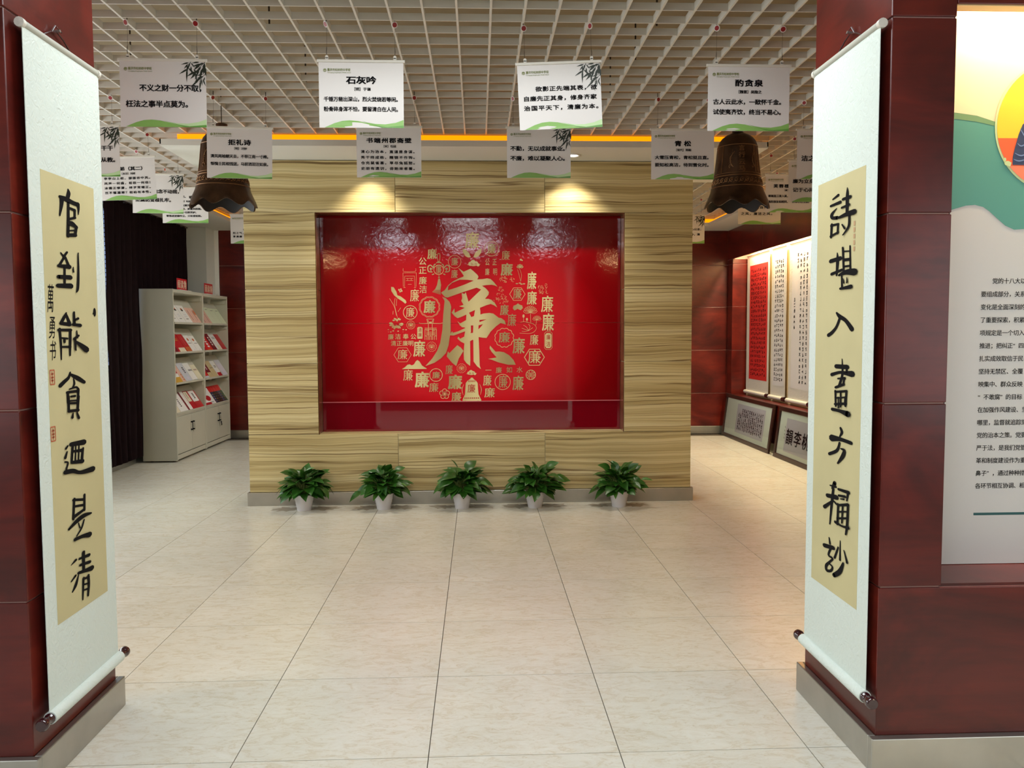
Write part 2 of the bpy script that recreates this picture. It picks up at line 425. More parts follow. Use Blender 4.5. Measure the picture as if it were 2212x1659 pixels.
def put_stroke(mb, place, pts, mi=0, smooth=True, ends=True):
    """brush stroke: pts = [(u, v, width), ...]"""
    p = catmull(pts) if smooth else pts; place = lifted(place)
    L = []; R = []
    for i in range(len(p)):
        a = p[max(i-1, 0)]; b = p[min(i+1, len(p)-1)]
        dx, dy = b[0]-a[0], b[1]-a[1]; l = math.hypot(dx, dy) or 1; nx, ny = -dy/l, dx/l; h = p[i][2]/2
        L.append((p[i][0]+nx*h, p[i][1]+ny*h)); R.append((p[i][0]-nx*h, p[i][1]-ny*h))
    for i in range(len(p)-1): mb.face([place(*L[i]), place(*L[i+1]), place(*R[i+1]), place(*R[i])], mi)
    if ends:
        for e in (0, -1):
            put_disc(mb, place, p[e][0], p[e][1], p[e][2]/2, 7, mi, rot=.4)

# ------------------------------------------------------------------ floor
floor = struct('floor')
MB().box(-5.2, 5.2, -6.2, 14.2, -0.12, -0.012).build('screed', M_grout, floor)
_t = MB().box(-0.398, 0.398, -0.398, 0.398, -0.012, 0.0).mesh('floor_tile', M_floor)
for i in range(-6, 6):
    for j in range(-5, 14):
        inst('tile', _t, (0.8*i+0.4, 3.3+0.8*j-0.4, 0), floor)
# water marks beside the flower pots are thin darker films with a shape of their own
M_wet = plain('damp_marble', (168, 158, 138), 0.14)

# ------------------------------------------------------------------ ceiling: slab, coffer slats, soffits
ZC = 3.645
ceiling = struct('ceiling', (0, 0, ZC))
MB().box(-5.2, 5.2, -6.2, 14.3, 3.98, 4.06).build('slab', M_slab, ceiling)
BX0, BX1, BY0, BY1 = -2.71, 2.99, 7.785, 9.557       # plasterboard box over the feature wall
gx = [-0.294+0.2*i for i in range(-17, 22)]; gy = [4.878+0.2*j for j in range(-32, 43)]
ws, hs = 0.0065, 0.045
for x in gx:
    segs = [(-1.9, 13.42)]
    if BX0 < x < BX1: segs = [(-1.9, 7.90), (9.45, 13.42)]
    for (a, b) in segs: MB().box(x-ws, x+ws, a, b, ZC, ZC+hs).build('slat', M_slat, ceiling, (x, (a+b)/2, ZC))
for y in gy:
    segs = [(-3.70, 4.07)]
    if BY0+0.12 < y < BY1-0.1: segs = [(-3.70, BX0+0.1), (BX1-0.1, 4.07)]
    for (a, b) in segs: MB().box(a, b, y-0.004, y+0.004, ZC+0.0006, ZC+hs-0.001).build('slat', M_slat, ceiling, ((a+b)/2, y, ZC))
# dark hanger rods between the slats and the slab
for (x, y) in [(-2.2, 4.6), (-2.2, 5.2), (-2.2, 5.95), (1.35, 4.5), (1.35, 5.2), (1.35, 5.9), (2.2, 4.35), (-1.1, 6.5), (1.3, 6.7), (-1.1, 5.4)]:
    MB().lathe([(0.006, 0), (0.006, 0.34)], (x, y, ZC+0.03), n=8).build('hanger_rod', M_wire, ceiling)

soff = struct('trim_1', (0.14, 8.6, 3.508))
mb = MB(); mb.box(BX0, BX1, BY0, BY1, 3.508, 3.52)
for (a, b, c, d) in ((BX0, BX1, BY0, BY0+0.012), (BX0, BX1, BY1-0.012, BY1), (BX0, BX0+0.012, BY0, BY1), (BX1-0.012, BX1, BY0, BY1)):
    mb.box(a, b, c, d, 3.52, 3.565)
mb.build('soffit_board', M_plaster, soff)
mb = MB(); mb.box(BX0+0.14, BX1-0.14, BY0+0.14, BY1-0.14, 3.52, 3.98); mb.build('upstand', M_plaster, soff)
for (a, b, c, d) in ((BX0+0.12, BX1-0.12, BY0+0.12, BY0+0.138), (BX0+0.12, BX1-0.12, BY1-0.138, BY1-0.12),
                     (BX0+0.12, BX0+0.138, BY0+0.138, BY1-0.138), (BX1-0.138, BX1-0.12, BY0+0.138, BY1-0.138)):
    MB().box(a, b, c, d, 3.525, 3.638).build('amber_light_cover', M_orange, soff)
for (x, y) in DOWN:
    m = MB(); m.lathe([(0.075, 0), (0.075, -0.006), (0.06, -0.010), (0.052, -0.002), (0.052, 0)], (x, y, 3.507), n=28, cap=False)
    m.build('downlight_rim', M_white, soff); m = MB(); m.lathe([(0.052, -0.003), (0.052, -0.0015)], (x, y, 3.506), n=24); m.build('downlight_lens', M_lamp, soff)

ring = struct('trim_2', (0.2, 9, 3.508))
mb = MB()
for (a, b, c, d) in ((-4.8, -3.62, 3.83, 14.05), (4.02, 5.0, 3.83, 14.05), (-3.62, 4.02, 13.42, 14.05)): mb.box(a, b, c, d, 3.508, 3.52)
for (a, b, c, d) in ((-3.632, -3.62, 3.83, 13.42), (4.02, 4.032, 3.83, 13.42), (-3.62, 4.02, 13.42, 13.432)): mb.box(a, b, c, d, 3.52, 3.565)
mb.build('soffit_board', M_plaster, ring)
mb = MB()
for (a, b, c, d) in ((-4.8, -3.76, 3.83, 14.05), (4.16, 5.0, 3.83, 14.05), (-3.76, 4.16, 13.56, 14.05)): mb.box(a, b, c, d, 3.52, 3.98)
mb.build('upstand', M_plaster, ring)
for (a, b, c, d) in ((-3.758, -3.74, 3.9, 13.54), (4.14, 4.158, 3.9, 13.54), (-3.74, 4.14, 13.54, 13.558)):
    MB().box(a, b, c, d, 3.525, 3.638).build('amber_light_cover', M_orange, ring)
# luminaires over the passage
for (x, y, s) in PASS_LIGHTS:
    m = MB(); m.box(x-s/2-.02, x+s/2+.02, y-.32, y+.32, 3.60, 3.644); o = m.build('ceiling_luminaire', M_white)
    tag(o, {-1.36: 'small white ceiling luminaire at the left of the three over the lobby', .10: 'large white ceiling luminaire in the middle of the three over the lobby', 1.50: 'small white ceiling luminaire at the right of the three over the lobby'}[x], 'ceiling light', 'ceiling luminaires over the lobby')
    MB().box(x-s/2, x+s/2, y-.3, y+.3, 3.592, 3.60).build('diffuser', M_lampcool, o)

for k, (x, y) in enumerate(BACK_FILLS):  # bodies of the added fill lamps, unseen, brighten the aisles
    o = MB().box(x-.48, x+.48, y-.48, y+.48, 3.60, 3.644).build('ceiling_luminaire', M_white)
    tag(o, ['square white ceiling luminaire in the back room, on the bookcase side', 'square white ceiling luminaire in the back room, on the scroll niche side'][k], 'ceiling light', 'ceiling luminaires of the back room')
    MB().box(x-.45, x+.45, y-.45, y+.45, 3.592, 3.60).build('diffuser', M_lamp, o)

# ------------------------------------------------------------------ feature wall
wc = struct('wall_center', (0.15, 8.7, 0))
WX0, WX1, NX0, NX1, NZ0, NZ1 = -2.137, 2.433, -1.421, 1.727, 0.732, 2.985
WY = 8.40
mb = MB()
mb.box(WX0+.01, NX0-.004, WY+.012, 9.0, 0, 3.505); mb.box(NX1+.004, WX1-.01, WY+.012, 9.0, 0, 3.505)
mb.box(NX0-.004, NX1+.004, WY+.012, 9.0, 0, NZ0-.004); mb.box(NX0-.004, NX1+.004, WY+.012, 9.0, NZ1+.004, 3.505)
mb.box(NX0-.004, NX1+.004, 8.62, 9.0, NZ0-.004, NZ1+.004)
mb.build('core', M_cream_joint, wc)
JX = [WX0, -0.613, 0.904, WX1]; JZ = [0.138, 0.732, 1.462, 2.21, 2.96, 3.504]; g = 0.0028
def wtile(a, b, c, d):
    o = MB().box(a+g, b-g, WY, WY+.014, c+g, d-g).build('tile', M_tile, wc, ((a+b)/2, WY, (c+d)/2)); bevel(o, .0016, 1)
for k in range(3):
    wtile(JX[k], JX[k+1], 0.138, 0.732)
for k in range(3):
    a, b = JX[k], JX[k+1]
    wtile(a, b, NZ1, 3.504)
for j in range(1, 4):
    z0, z1 = JZ[j], JZ[j+1] if j < 3 else NZ1
    wtile(WX0, NX0, z0, z1); wtile(NX1, WX1, z0, z1)
    for x, s in ((NX0, 1), (NX1, -1)):
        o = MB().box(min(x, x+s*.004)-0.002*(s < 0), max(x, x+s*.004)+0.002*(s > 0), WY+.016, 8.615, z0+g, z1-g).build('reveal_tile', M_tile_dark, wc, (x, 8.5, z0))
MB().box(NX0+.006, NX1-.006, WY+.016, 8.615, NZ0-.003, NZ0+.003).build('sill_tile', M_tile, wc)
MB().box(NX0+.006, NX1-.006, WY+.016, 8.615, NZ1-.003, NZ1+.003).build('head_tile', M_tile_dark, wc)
bb = MB(); bb.box(WX0-.02, WX1+.022, 8.38, 8.412, 0, .136); bb.box(WX0-.02, WX0+.008, 8.412, 9.0, 0, .136); bb.box(WX1-.008, WX1+.022, 8.412, 9.0, 0, .136)
bevel(bb.build('baseboard', M_steel, wc), .003)

# ------------------------------------------------------------------ wood panelled walls and pillars
def wood_rows(parent, axis, const, a, b, zs, depth, gap=.0032, sgn=1):
    """panels on a plane: axis 'x' -> plane x=const running in y; 'y' -> plane y=const running in x"""
    for z0, z1 in zip(zs[:-1], zs[1:]):
        m = MB()
        if axis == 'x': m.box(min(const, const+depth), max(const, const+depth), a, b, z0+gap, z1-gap); og = (const, (a+b)/2, (z0+z1)/2)
        else: m.box(a, b, min(const, const+depth), max(const, const+depth), z0+gap, z1-gap); og = ((a+b)/2, const, (z0+z1)/2)
        o = m.build('panel', M_wood, parent, og); bevel(o, .003, 2)
ZR = [0.136, 0.742, 1.475, 2.212, 2.952, 3.70]
lob = struct('wall_lobby', (0, -3, 0))
MB().box(-5.3, 5.3, -6.3, -6.2, 0, 3.98).build('plaster', M_wallwhite, lob)
MB().box(-5.3, -5.2, -6.2, 3.12, 0, 3.98).build('plaster', M_wallwhite, lob); MB().box(5.2, 5.3, -6.2, 3.12, 0, 3.98).build('plaster', M_wallwhite, lob)
wl = struct('wall_front_left', (-2.5, 3.5, 0))
mb = MB(); mb.box(-5, -1.512, 3.132, 3.50, 0, 3.70); mb.box(-1.92, -1.512, 3.50, 3.818, 0, 3.70)
mb.box(-5, -1.92, 3.50, 3.818, 0, .75); mb.box(-5, -1.92, 3.50, 3.818, 3.0, 3.70); mb.build('core', M_joint, wl)
wood_rows(wl, 'x', -1.5, 3.121, 3.83, ZR, -.011); wood_rows(wl, 'y', 3.12, -5, -1.5005, ZR, .011); wood_rows(wl, 'y', 3.83, -1.92, -1.5005, ZR, -.011)
wood_rows(wl, 'y', 3.83, -5, -1.93, [0.136, .75], -.011); wood_rows(wl, 'y', 3.83, -5, -1.93, [3.0, 3.7], -.011)
MB().box(-5, -1.93, 3.50, 3.51, .76, 2.99).build('display_board', M_wood, wl)
bb = MB(); bb.box(-5, -1.47, 3.09, 3.12, 0, .140); bb.box(-1.5, -1.47, 3.12, 3.86, 0, .140); bb.box(-5, -1.5, 3.83, 3.86, 0, .140)
bevel(bb.build('baseboard', M_steel, wl), .004)

wr = struct('wall_front_right', (3, 3.5, 0))
PX0, PZ0, PZ1, PYB = 2.053, 0.752, 3.0, 3.392
mb = MB(); mb.box(1.812, PX0-.004, 3.132, 3.818, 0, 3.70); mb.box(PX0-.004, 5, 3.132, 3.818, 0, PZ0-.012); mb.box(PX0-.004, 5, 3.132, 3.185, PZ1+.012, 3.70); mb.box(PX0-.004, 5, 3.185, 3.818, 3.312, 3.70)
mb.box(PX0-.004, 5, PYB+.004, 3.50, PZ0-.012, 3.312); mb.build('core', M_joint, wr)
wood_rows(wr, 'x', 1.8, 3.121, 3.83, ZR, .011); wood_rows(wr, 'y', 3.12, 1.8005, PX0, ZR[1:], .011)
wood_rows(wr, 'y', 3.12, 1.8005, 5, ZR[:2], .011); wood_rows(wr, 'y', 3.12, PX0+.002, 5, [PZ1, 3.70], .011)
wood_rows(wr, 'y', 3.83, 1.8005, PX0+.2, ZR, -.011); wood_rows(wr, 'y', 3.83, PX0+.21, 5, [0.136, .75], -.011); wood_rows(wr, 'y', 3.83, PX0+.21, 5, [3.0, 3.7], -.011)
mb = MB(); mb.box(PX0-.004, 5, 3.131, PYB, PZ0-.012, PZ0); mb.build('ledge', M_wood, wr)
MB().box(PX0-.004, PX0, 3.131, PYB, PZ0, PZ1).build('reveal', M_wood, wr)
MB().box(PX0, 5, 3.131, 3.187, PZ1, PZ1+.012).build('niche_head', M_cream, wr); MB().box(PX0, 5, 3.186, PYB, 3.30, 3.312).build('niche_head', M_cream, wr)
MB().box(PX0+.21, 5, 3.50, 3.51, .76, 2.99).build('display_board', M_wood, wr)
bb = MB(); bb.box(1.77, 5, 3.085, 3.12, 0, .140); bb.box(1.77, 1.8, 3.12, 3.86, 0, .140); bb.box(1.8, 5, 3.83, 3.86, 0, .140)
bevel(bb.build('baseboard', M_steel, wr), .004)

ZB = [0.133, 0.708, 1.457, 2.20, 2.917, 3.506]
wb = struct('wall_back', (0.2, 14.02, 0))
MB().box(-4.13, 4.6, 14.033, 14.15, 0, 3.506).build('core', M_joint, wb)
for a, b in ((-4.13, -3.72), (-3.715, -1.0), (-0.995, 1.8), (1.805, 4.53)): wood_rows(wb, 'y', 14.02, a, b, ZB, .012)
MB().box(-4.72, -4.135, 14.02, 14.15, 0, 3.506).build('white_strip', M_white, wb)
bevel(MB().box(-4.13, 4.5, 13.99, 14.02, 0, .133).build('baseboard', M_steel, wb), .003)

wrt = struct('wall_right', (4.6, 9, 0))
mb = MB(); mb.box(4.543, 5.0, 3.86, 14.03, 0, .690); mb.box(4.543, 4.575, 3.86, 14.03, 3.012, 3.506); mb.box(4.575, 5.0, 3.86, 14.03, 3.36, 3.506); mb.box(4.543, 5.0, 13.762, 14.03, .69, 3.36)
mb.box(4.80, 5.0, 3.86, 13.762, .69, 3.36); mb.build('core', M_joint, wrt)
for a, b in ((3.87, 7.0), (7.005, 10.0), (10.005, 12.3), (12.305, 14.018)): wood_rows(wrt, 'x', 4.53, a, b, [3.0, 3.506], .012)
wood_rows(wrt, 'x', 4.53, 13.752, 14.018, [0.133, 0.708, 1.457, 2.20, 2.917, 3.0], .012)
for a, b in ((3.87, 8.0), (8.005, 13.748)): wood_rows(wrt, 'x', 4.53, a, b, [0.133, .70], .012)
wood_rows(wrt, 'y', 13.75, 4.532, 4.795, [0.705, 1.457, 2.20, 2.917, 3.0], .011)
MB().box(4.545, 4.795, 3.87, 13.748, .70, .705).build('ledge', M_wood, wrt)
MB().box(4.792, 4.80, 3.87, 13.748, .705, 3.355).build('niche_back', M_cream, wrt)
bevel(MB().box(4.50, 4.53, 3.87, 13.99, 0, .133).build('baseboard', M_steel, wrt), .003)

wlt = struct('wall_left', (-4.72, 9, 0))
mb = MB(); mb.box(-4.85, -4.72, 3.86, 9.85, 0, 3.506); mb.box(-4.85, -4.72, 12.5, 14.15, 0, 3.506); mb.box(-4.85, -4.72, 9.85, 12.5, 0, 1.3); mb.build('plaster', M_wallwhite, wlt)
MB().box(-4.72, -4.205, 13.60, 14.018, 0, 3.506).build('pier', M_wallwhite, wlt)
bevel(MB().box(-4.72, -4.49, 3.87, 11.33, 0, .14).build('baseboard', M_steel, wlt), .003)
MB().box(-4.72, -4.60, 3.87, 11.2, .14, 1.30).build('panel', M_greywall, wlt)
win = struct('window_1', (-4.80, 11.1, 1.3))
MB().box(-4.84, -4.83, 9.85, 12.5, 1.3, 3.5).build('blind', M_glass_blue, win)
mb = MB()
for z in [1.34+0.06*k for k in range(36)]: mb.box(-4.826, -4.818, 9.86, 12.49, z, z+.012)
o = mb.build('blind_slat', M_greywall, win); o['kind'] = 'stuff'
mb = MB()
for (a, b, c, d) in ((9.85, 12.5, 1.30, 1.35), (9.85, 12.5, 3.45, 3.5), (9.85, 9.9, 1.3, 3.5), (11.15, 11.2, 1.3, 3.5), (12.45, 12.5, 1.3, 3.5)): mb.box(-4.80, -4.76, a, b, c, d)
mb.build('window_frame', M_greywall, win)

# brush strokes of the two couplet scrolls: per character, strokes of [across, up, width ...] in thousandths of plan units; outlines of the big mural character
LEFT_STROKES = [[[3473,2356,6,3477,2342,16,3467,2322,16],[3404,2314,14,3455,2312,22,3505,2307,19,3548,2305,19],[3418,2312,19,3412,2281,14,3396,2239,6],[3548,2307,18,3554,2289,10,3550,2265,4],[3468,2303,10,3464,2242,12,3455,2163,13],[3469,2281,10,3520,2277,13],[3520,2279,10,3518,2245,9],[3467,2234,10,3520,2247,10],[3466,2217,19,3495,2217,22,3529,2208,12],[3529,2211,12,3516,2175,12],[3455,2167,14,3517,2175,16],[3463,2186,6,3521,2195,7]],[[3392,2089,6,3415,2076,11],[3442,2096,9,3415,2075,10],[3422,2076,10,3377,2037,10],[3428,2074,10,3452,2043,12],[3369,2035,13,3457,2038,19],[3418,2035,9,3413,1960,10],[3365,1991,16,3462,1995,19],[3358,1955,17,3464,1960,22],[3488,2039,4,3489,2020,8],[3534,2102,5,3531,2024,9,3521,1955,11,3506,1936,4]],[[3418,1848,6,3399,1829,13,3373,1806,13],[3417,1843,9,3442,1807,16],[3371,1805,14,3443,1801,17],[3360,1782,11,3366,1721,9,3365,1659,5],[3349,1778,11,3448,1778,13],[3445,1779,11,3440,1726,11,3435,1674,7],[3368,1746,7,3419,1743,9],[3395,1743,10,3394,1729,10],[3363,1710,8,3438,1709,11],[3479,1852,9,3480,1805,12],[3481,1819,9,3512,1827,11],[3466,1801,12,3530,1798,15],[3496,1775,5,3500,1747,8],[3469,1741,11,3509,1755,10],[3480,1743,10,3480,1695,8],[3486,1730,10,3530,1713,20,3574,1695,27]],[[3433,1604,7,3418,1583,13,3382,1568,16,3349,1554,17],[3432,1596,10,3493,1577,19,3548,1557,15],[3458,1577,5,3463,1555,9,3444,1538,6],[3418,1535,6,3474,1540,9,3496,1530,9],[3400,1523,11,3493,1523,13],[3406,1523,11,3405,1480,10],[3494,1526,11,3485,1473,10],[3427,1504,9,3462,1504,10],[3420,1487,7,3478,1485,7],[3409,1506,10,3407,1444,11],[3493,1500,10,3479,1440,11],[3407,1478,9,3486,1473,10],[3403,1446,13,3483,1443,12],[3442,1436,4,3433,1417,12],[3474,1433,6,3486,1410,12]],[[3417,1307,18,3527,1302,24],[3429,1295,12,3416,1232,10],[3515,1277,11,3501,1224,13],[3429,1276,10,3512,1270,15],[3456,1297,6,3447,1233,7],[3482,1293,6,3473,1230,7],[3414,1232,13,3504,1224,19],[3387,1305,7,3371,1296,10],[3381,1282,6,3364,1259,12],[3360,1243,7,3384,1236,7,3372,1217,8,3364,1200,7],[3359,1201,20,3420,1196,19,3469,1182,15,3521,1177,20,3593,1176,25]],[[3426,1078,11,3412,996,11],[3515,1078,11,3510,1013,11],[3418,1075,11,3508,1059,11],[3421,1047,10,3508,1036,11],[3415,1004,16,3502,1016,12],[3563,988,9,3501,991,19,3439,982,19,3371,963,10],[3502,973,7,3477,943,9,3435,920,6],[3453,971,4,3463,948,6],[3417,909,15,3482,907,16,3543,899,24]],[[3420,822,12,3380,811,3],[3413,758,10,3377,744,7],[3439,754,5,3412,718,14,3383,698,6],[3449,819,10,3534,812,15],[3486,837,15,3483,756,13],[3451,791,11,3537,781,14],[3437,762,12,3495,755,16,3555,749,23],[3478,728,11,3465,639,6],[3520,728,11,3522,687,11,3511,642,9],[3475,725,10,3522,719,10],[3478,700,8,3518,694,8],[3474,677,8,3516,671,8]]]
RIGHT_STROKES = [[[3526,2331,8,3475,2340,13],[3546,2305,11,3452,2307,15],[3486,2286,4,3533,2268,15,3529,2252,14,3479,2245,16],[3534,2223,13,3538,2169,11],[3539,2219,11,3467,2217,10],[3470,2217,10,3473,2178,10],[3540,2173,11,3465,2182,10],[3386,2356,4,3386,2318,14,3386,2244,12],[3426,2315,12,3359,2314,16],[3435,2281,10,3365,2283,12],[3457,2243,12,3391,2247,19,3318,2247,24],[3363,2240,9,3366,2195,11,3416,2165,7],[3429,2210,6,3402,2190,10]],[[3474,2095,4,3469,2060,16,3476,2000,10],[3538,2065,18,3441,2069,19],[3524,2008,14,3423,2019,12],[3419,2111,10,3407,2008,9],[3353,2112,7,3345,2003,9],[3413,2095,7,3353,2091,6],[3408,2059,13,3354,2057,13],[3406,2031,9,3353,2030,9],[3449,1998,10,3380,2006,22,3304,2001,30],[3424,1992,7,3419,1944,9],[3433,1940,11,3385,1941,14,3334,1943,19],[3408,1981,4,3400,1962,7],[3371,1983,4,3370,1962,8]],[[3469,1838,9,3438,1822,18,3379,1803,17,3321,1767,21],[3433,1819,13,3466,1779,13,3509,1754,16,3546,1742,17]],[[3406,1641,4,3401,1577,11,3430,1525,13],[3461,1608,19,3354,1609,20],[3359,1610,10,3361,1584,9],[3504,1570,16,3430,1583,13,3376,1583,17,3309,1582,27],[3442,1556,7,3375,1561,12],[3381,1562,10,3388,1537,9],[3460,1517,11,3382,1535,13],[3463,1502,9,3456,1436,8],[3464,1497,10,3355,1508,11],[3357,1508,10,3362,1444,9],[3457,1471,7,3364,1481,8],[3410,1500,7,3407,1437,7],[3464,1444,10,3358,1455,12],[3460,1475,8,3456,1442,8],[3364,1482,8,3368,1450,9],[3429,1477,6,3427,1431,7],[3484,1420,15,3411,1419,15,3334,1413,27]],[[3408,1346,11,3395,1329,14,3414,1309,7],[3491,1293,31,3406,1298,18,3305,1295,16],[3413,1282,10,3437,1246,14,3512,1220,14],[3399,1259,6,3366,1254,15,3382,1227,18,3426,1192,8]],[[3453,1101,18,3476,1073,11],[3500,1082,6,3442,1086,12],[3525,1032,18,3430,1042,22],[3465,1074,12,3478,1008,13,3493,912,7],[3476,1015,10,3550,976,17],[3463,1021,8,3431,1013,10],[3414,1081,11,3317,1085,16],[3322,1086,11,3332,1048,7],[3407,1055,10,3345,1062,12],[3389,1044,5,3357,1049,8],[3413,1017,10,3417,928,10],[3416,1011,10,3317,1034,13],[3319,1033,10,3323,950,11,3333,904,8],[3414,983,8,3323,1003,7],[3416,954,9,3324,975,9],[3368,1019,7,3372,944,7],[3433,934,14,3369,931,9,3308,938,15]],[[3498,848,7,3489,825,11],[3545,802,19,3451,815,18],[3480,805,11,3502,770,10,3459,766,10,3488,743,10,3522,717,14,3518,697,13,3475,707,11,3460,728,10,3493,734,7],[3388,863,4,3387,780,10],[3405,830,8,3439,775,10],[3349,831,5,3318,788,12],[3352,776,9,3385,730,19,3440,697,18]]]
BIG_CHARACTER = [[14,2443,71,2402,92,2412,142,2434,174,2408,215,2370,225,2349,212,2323,212,2292,176,2311,109,2319,27,2320,-51,2288,-91,2252,-96,2210,-116,2192,-167,2186,-125,2215,-93,2261,-42,2302,18,2333,68,2352,71,2363,41,2406],[-167,2186,-96,2210,-6,2238,86,2272,176,2311,212,2323,270,2326,316,2334,352,2326,384,2296,423,2246,398,2259,361,2267,306,2264,260,2256,205,2237,58,2190,-99,2135,-126,2140],[205,2237,260,2256,292,2237,315,2214,333,2191,328,2164,291,2120,328,2120,360,2109,397,2072,419,2031,383,2054,351,2067,305,2054,238,2027,242,1985,185,2004,123,1976,95,1957,37,1931,3,1920,-27,1940,-59,1977,-29,2021,-27,1975,79,2027,20,2043,66,2059,43,2100,53,2128,48,2183,78,2171,90,2192,119,2091,251,2217],[-156,2144,-117,2128,-99,2110,-81,2092,-69,2064,-63,2037,-69,1973,-71,1752,-79,1734,-94,1637,-122,1555,-174,1500,-243,1454,-338,1420,-265,1500,-214,1578,-181,1661,-157,1799,-146,1959,-131,2101],[95,1958,92,1899,82,1821,80,1775,72,1733,72,1655,64,1567,66,1484,93,1447,130,1419,133,1475,132,1682,137,1765,142,1857,147,1931,123,1976],[186,2004,242,1999,242,1958,225,1889,220,1806,222,1714,228,1567,231,1423,244,1384,204,1414,167,1465,166,1687,159,1694,165,1797,168,1875,175,1940],[221,1951,277,1967,336,1973,378,1966,433,1923,308,1906,235,1900,221,1912],[232,1877,308,1906,433,1923,461,1918,497,1892,509,1851,453,1867,271,1857,230,1845,168,1843,142,1843,82,1821,50,1825,27,1844,0,1890,30,1864,92,1899,147,1931,175,1940,230,1953],[271,1859,453,1867,405,1833,349,1778,305,1711,266,1714,220,1721,164,1733,160,1765,220,1802,243,1824],[-70,1757,-61,1778,-47,1777,-52,1765,13,1784,82,1816,142,1843,142,1770,80,1782,13,1757,-38,1738,-77,1741],[10,1727,28,1704,77,1729,128,1763,220,1769,220,1721,159,1694,132,1678,72,1655,35,1674,-1,1706],[-2,1637,35,1611,62,1577,39,1540,11,1494,-15,1418,-59,1453,-114,1520,-102,1573,-86,1554],[341,1631,366,1603,399,1566,440,1568,486,1561,542,1528,588,1477,611,1428,532,1428,426,1455,357,1483,320,1490,410,1506,357,1566,336,1603]]

LAYER_AXIS[:] = [1, -1]
# ------------------------------------------------------------------ hanging scrolls with big calligraphy on the pillars
def scroll(xp, side, label, y0, y1, z0, z1, iy0, iy1, iz0, iz1, strokes, extra, group):
    """xp: plane of the cloth, side = +1 when it faces +x"""
    LAYER_AXIS[:] = [0, side]
    t = empty('hanging_scroll', (xp-side*.03, (y0+y1)/2, z1+.03), label, 'hanging scroll', group)
    def cloth(ya, yb, za, zb, off, n=30):
        rows = []
        for i in range(n+1):
            z = zb+(za-zb)*i/n; rows.append([(xp+side*off, ya, z), (xp+side*off, (ya+yb)/2, z), (xp+side*off, yb, z)])
        return rows
    m = MB(); m.box(xp-.0012, xp+.0012, y0, y1, z0, z1); m.build('mounting_cloth', M_silk, t)
    m = MB(); m.box(xp+side*.0012, xp+side*.002, iy0, iy1, iz0, iz1) if side > 0 else m.box(xp-.002, xp-.0012, iy0, iy1, iz0, iz1)
    m.build('paper', M_paper, t)
    pl = lambda u, v: (xp+side*.0032, u, v)
    for ch in strokes:      # one part per written character; the brush is drawn broad across the cloth
        m = MB()
        for q, s in enumerate(ch):
            put_stroke(m, lambda u, v: (xp+side*(.0032+.0002*q), u/.52, v), [(s[k]/1000*.52, s[k+1]/1000, s[k+2]/1000*.98) for k in range(0, len(s), 3)], smooth=len(s) > 6)
        m.build('calligraphy_character', M_ink, t)
    extra(t, pl)
    # half-round top rail with end caps, cord and nail
    m = MB(); m.tube([(xp-side*.006, y0+.004, z1+.012), (xp-side*.006, y1-.004, z1+.012)], .016, 12); m.build('top_rail', M_rail, t)
    for (a, b) in ((y0-.008, y0+.012), (y1-.012, y1+.008)):
        MB().tube([(xp-side*.006, a, z1+.012), (xp-side*.006, b, z1+.012)], .0185, 12).build('rail_cap', M_silk_r, t)
    ym = (y0+y1)/2; zn = z1+.085; xw = xp-side*.022
    m = MB(); m.tube([(xw, y0+.16, z1+.02), (xw, ym-.05, zn-.016), (xw, ym, zn), (xw, ym+.05, zn-.016), (xw, y1-.16, z1+.02)], .0035, 6)
    m.tube([(xw, ym-.04, zn-.012), (xw+side*.004, ym-.02, zn+.018), (xw+side*.004, ym+.03, zn+.008)], .003, 6); m.build('cord', M_knob, t)
    MB().tube([(xw-side*.01, ym, zn+.002), (xw+side*.014, ym, zn+.004)], .006, 8).build('nail', M_steel, t)
    # bottom roller with rosewood knobs
    zr = z0-.012; xr = xp+side*.004
    m = MB(); m.tube([(xr, y0-.004, zr), (xr, y1+.004, zr)], .0255, 16); m.build('roller', M_silk, t)
    for (ya, d) in ((y0-.004, -1), (y1+.004, 1)):
        prof = [(0.021, 0), (0.021, .006), (.017, .010), (.0165, .030), (.021, .040), (.0245, .046), (.0245, .062), (.020, .069)]
        rows = [[(xr+r*math.cos(2*math.pi*k/16), ya+d*h, zr+r*math.sin(2*math.pi*k/16)) for k in range(16)] for r, h in prof]
        m = MB(); m.grid(rows, 0, True); m.face(rows[0][::-1]); m.face(rows[-1]); m.build('roller_knob', M_knob, t)
    return t
def left_extra(t, pl):
    LAYER_AXIS[:] = [0, 1]
    m = MB()
    for ch, u, v, h in (('\u842c', 3.301, 1.90, .105), ('\u52c7', 3.306, 1.787, .085), ('\u4e66', 3.303, 1.695, .075)): put_char(m, ch, pl, u, v, .046, h, .0, 0, .12)
    m.build('signature', M_ink, t)
    m = MB(); put_disc(m, pl, 3.667, 1.857, .013, 10, ry=1.5); put_disc(m, pl, 3.652, 1.851, .004, 8); m.build('ink_drop', M_ink, t)
    for (u, v) in ((3.291, 1.591), (3.281, 1.367)):
        m = MB(); w, h = .017, .028
        for s in (-1, 1):
            put_poly(m, [(u+s*w-.0025, v-h), (u+s*w+.0025, v-h), (u+s*w+.0025, v+h), (u+s*w-.0025, v+h)], pl); put_poly(m, [(u-w, v+s*h-.0025), (u+w, v+s*h-.0025), (u+w, v+s*h+.0025), (u-w, v+s*h+.0025)], pl)
        for dv in (-.016, -.004, .010): put_poly(m, [(u-w*.6, v+dv), (u+w*.6, v+dv), (u+w*.6, v+dv+.006), (u-w*.6, v+dv+.006)], pl)
        put_poly(m, [(u-.003, v-h*.8), (u+.003, v-h*.8), (u+.003, v+h*.8), (u-.003, v+h*.8)], pl)
        m.build('seal', M_seal, t)
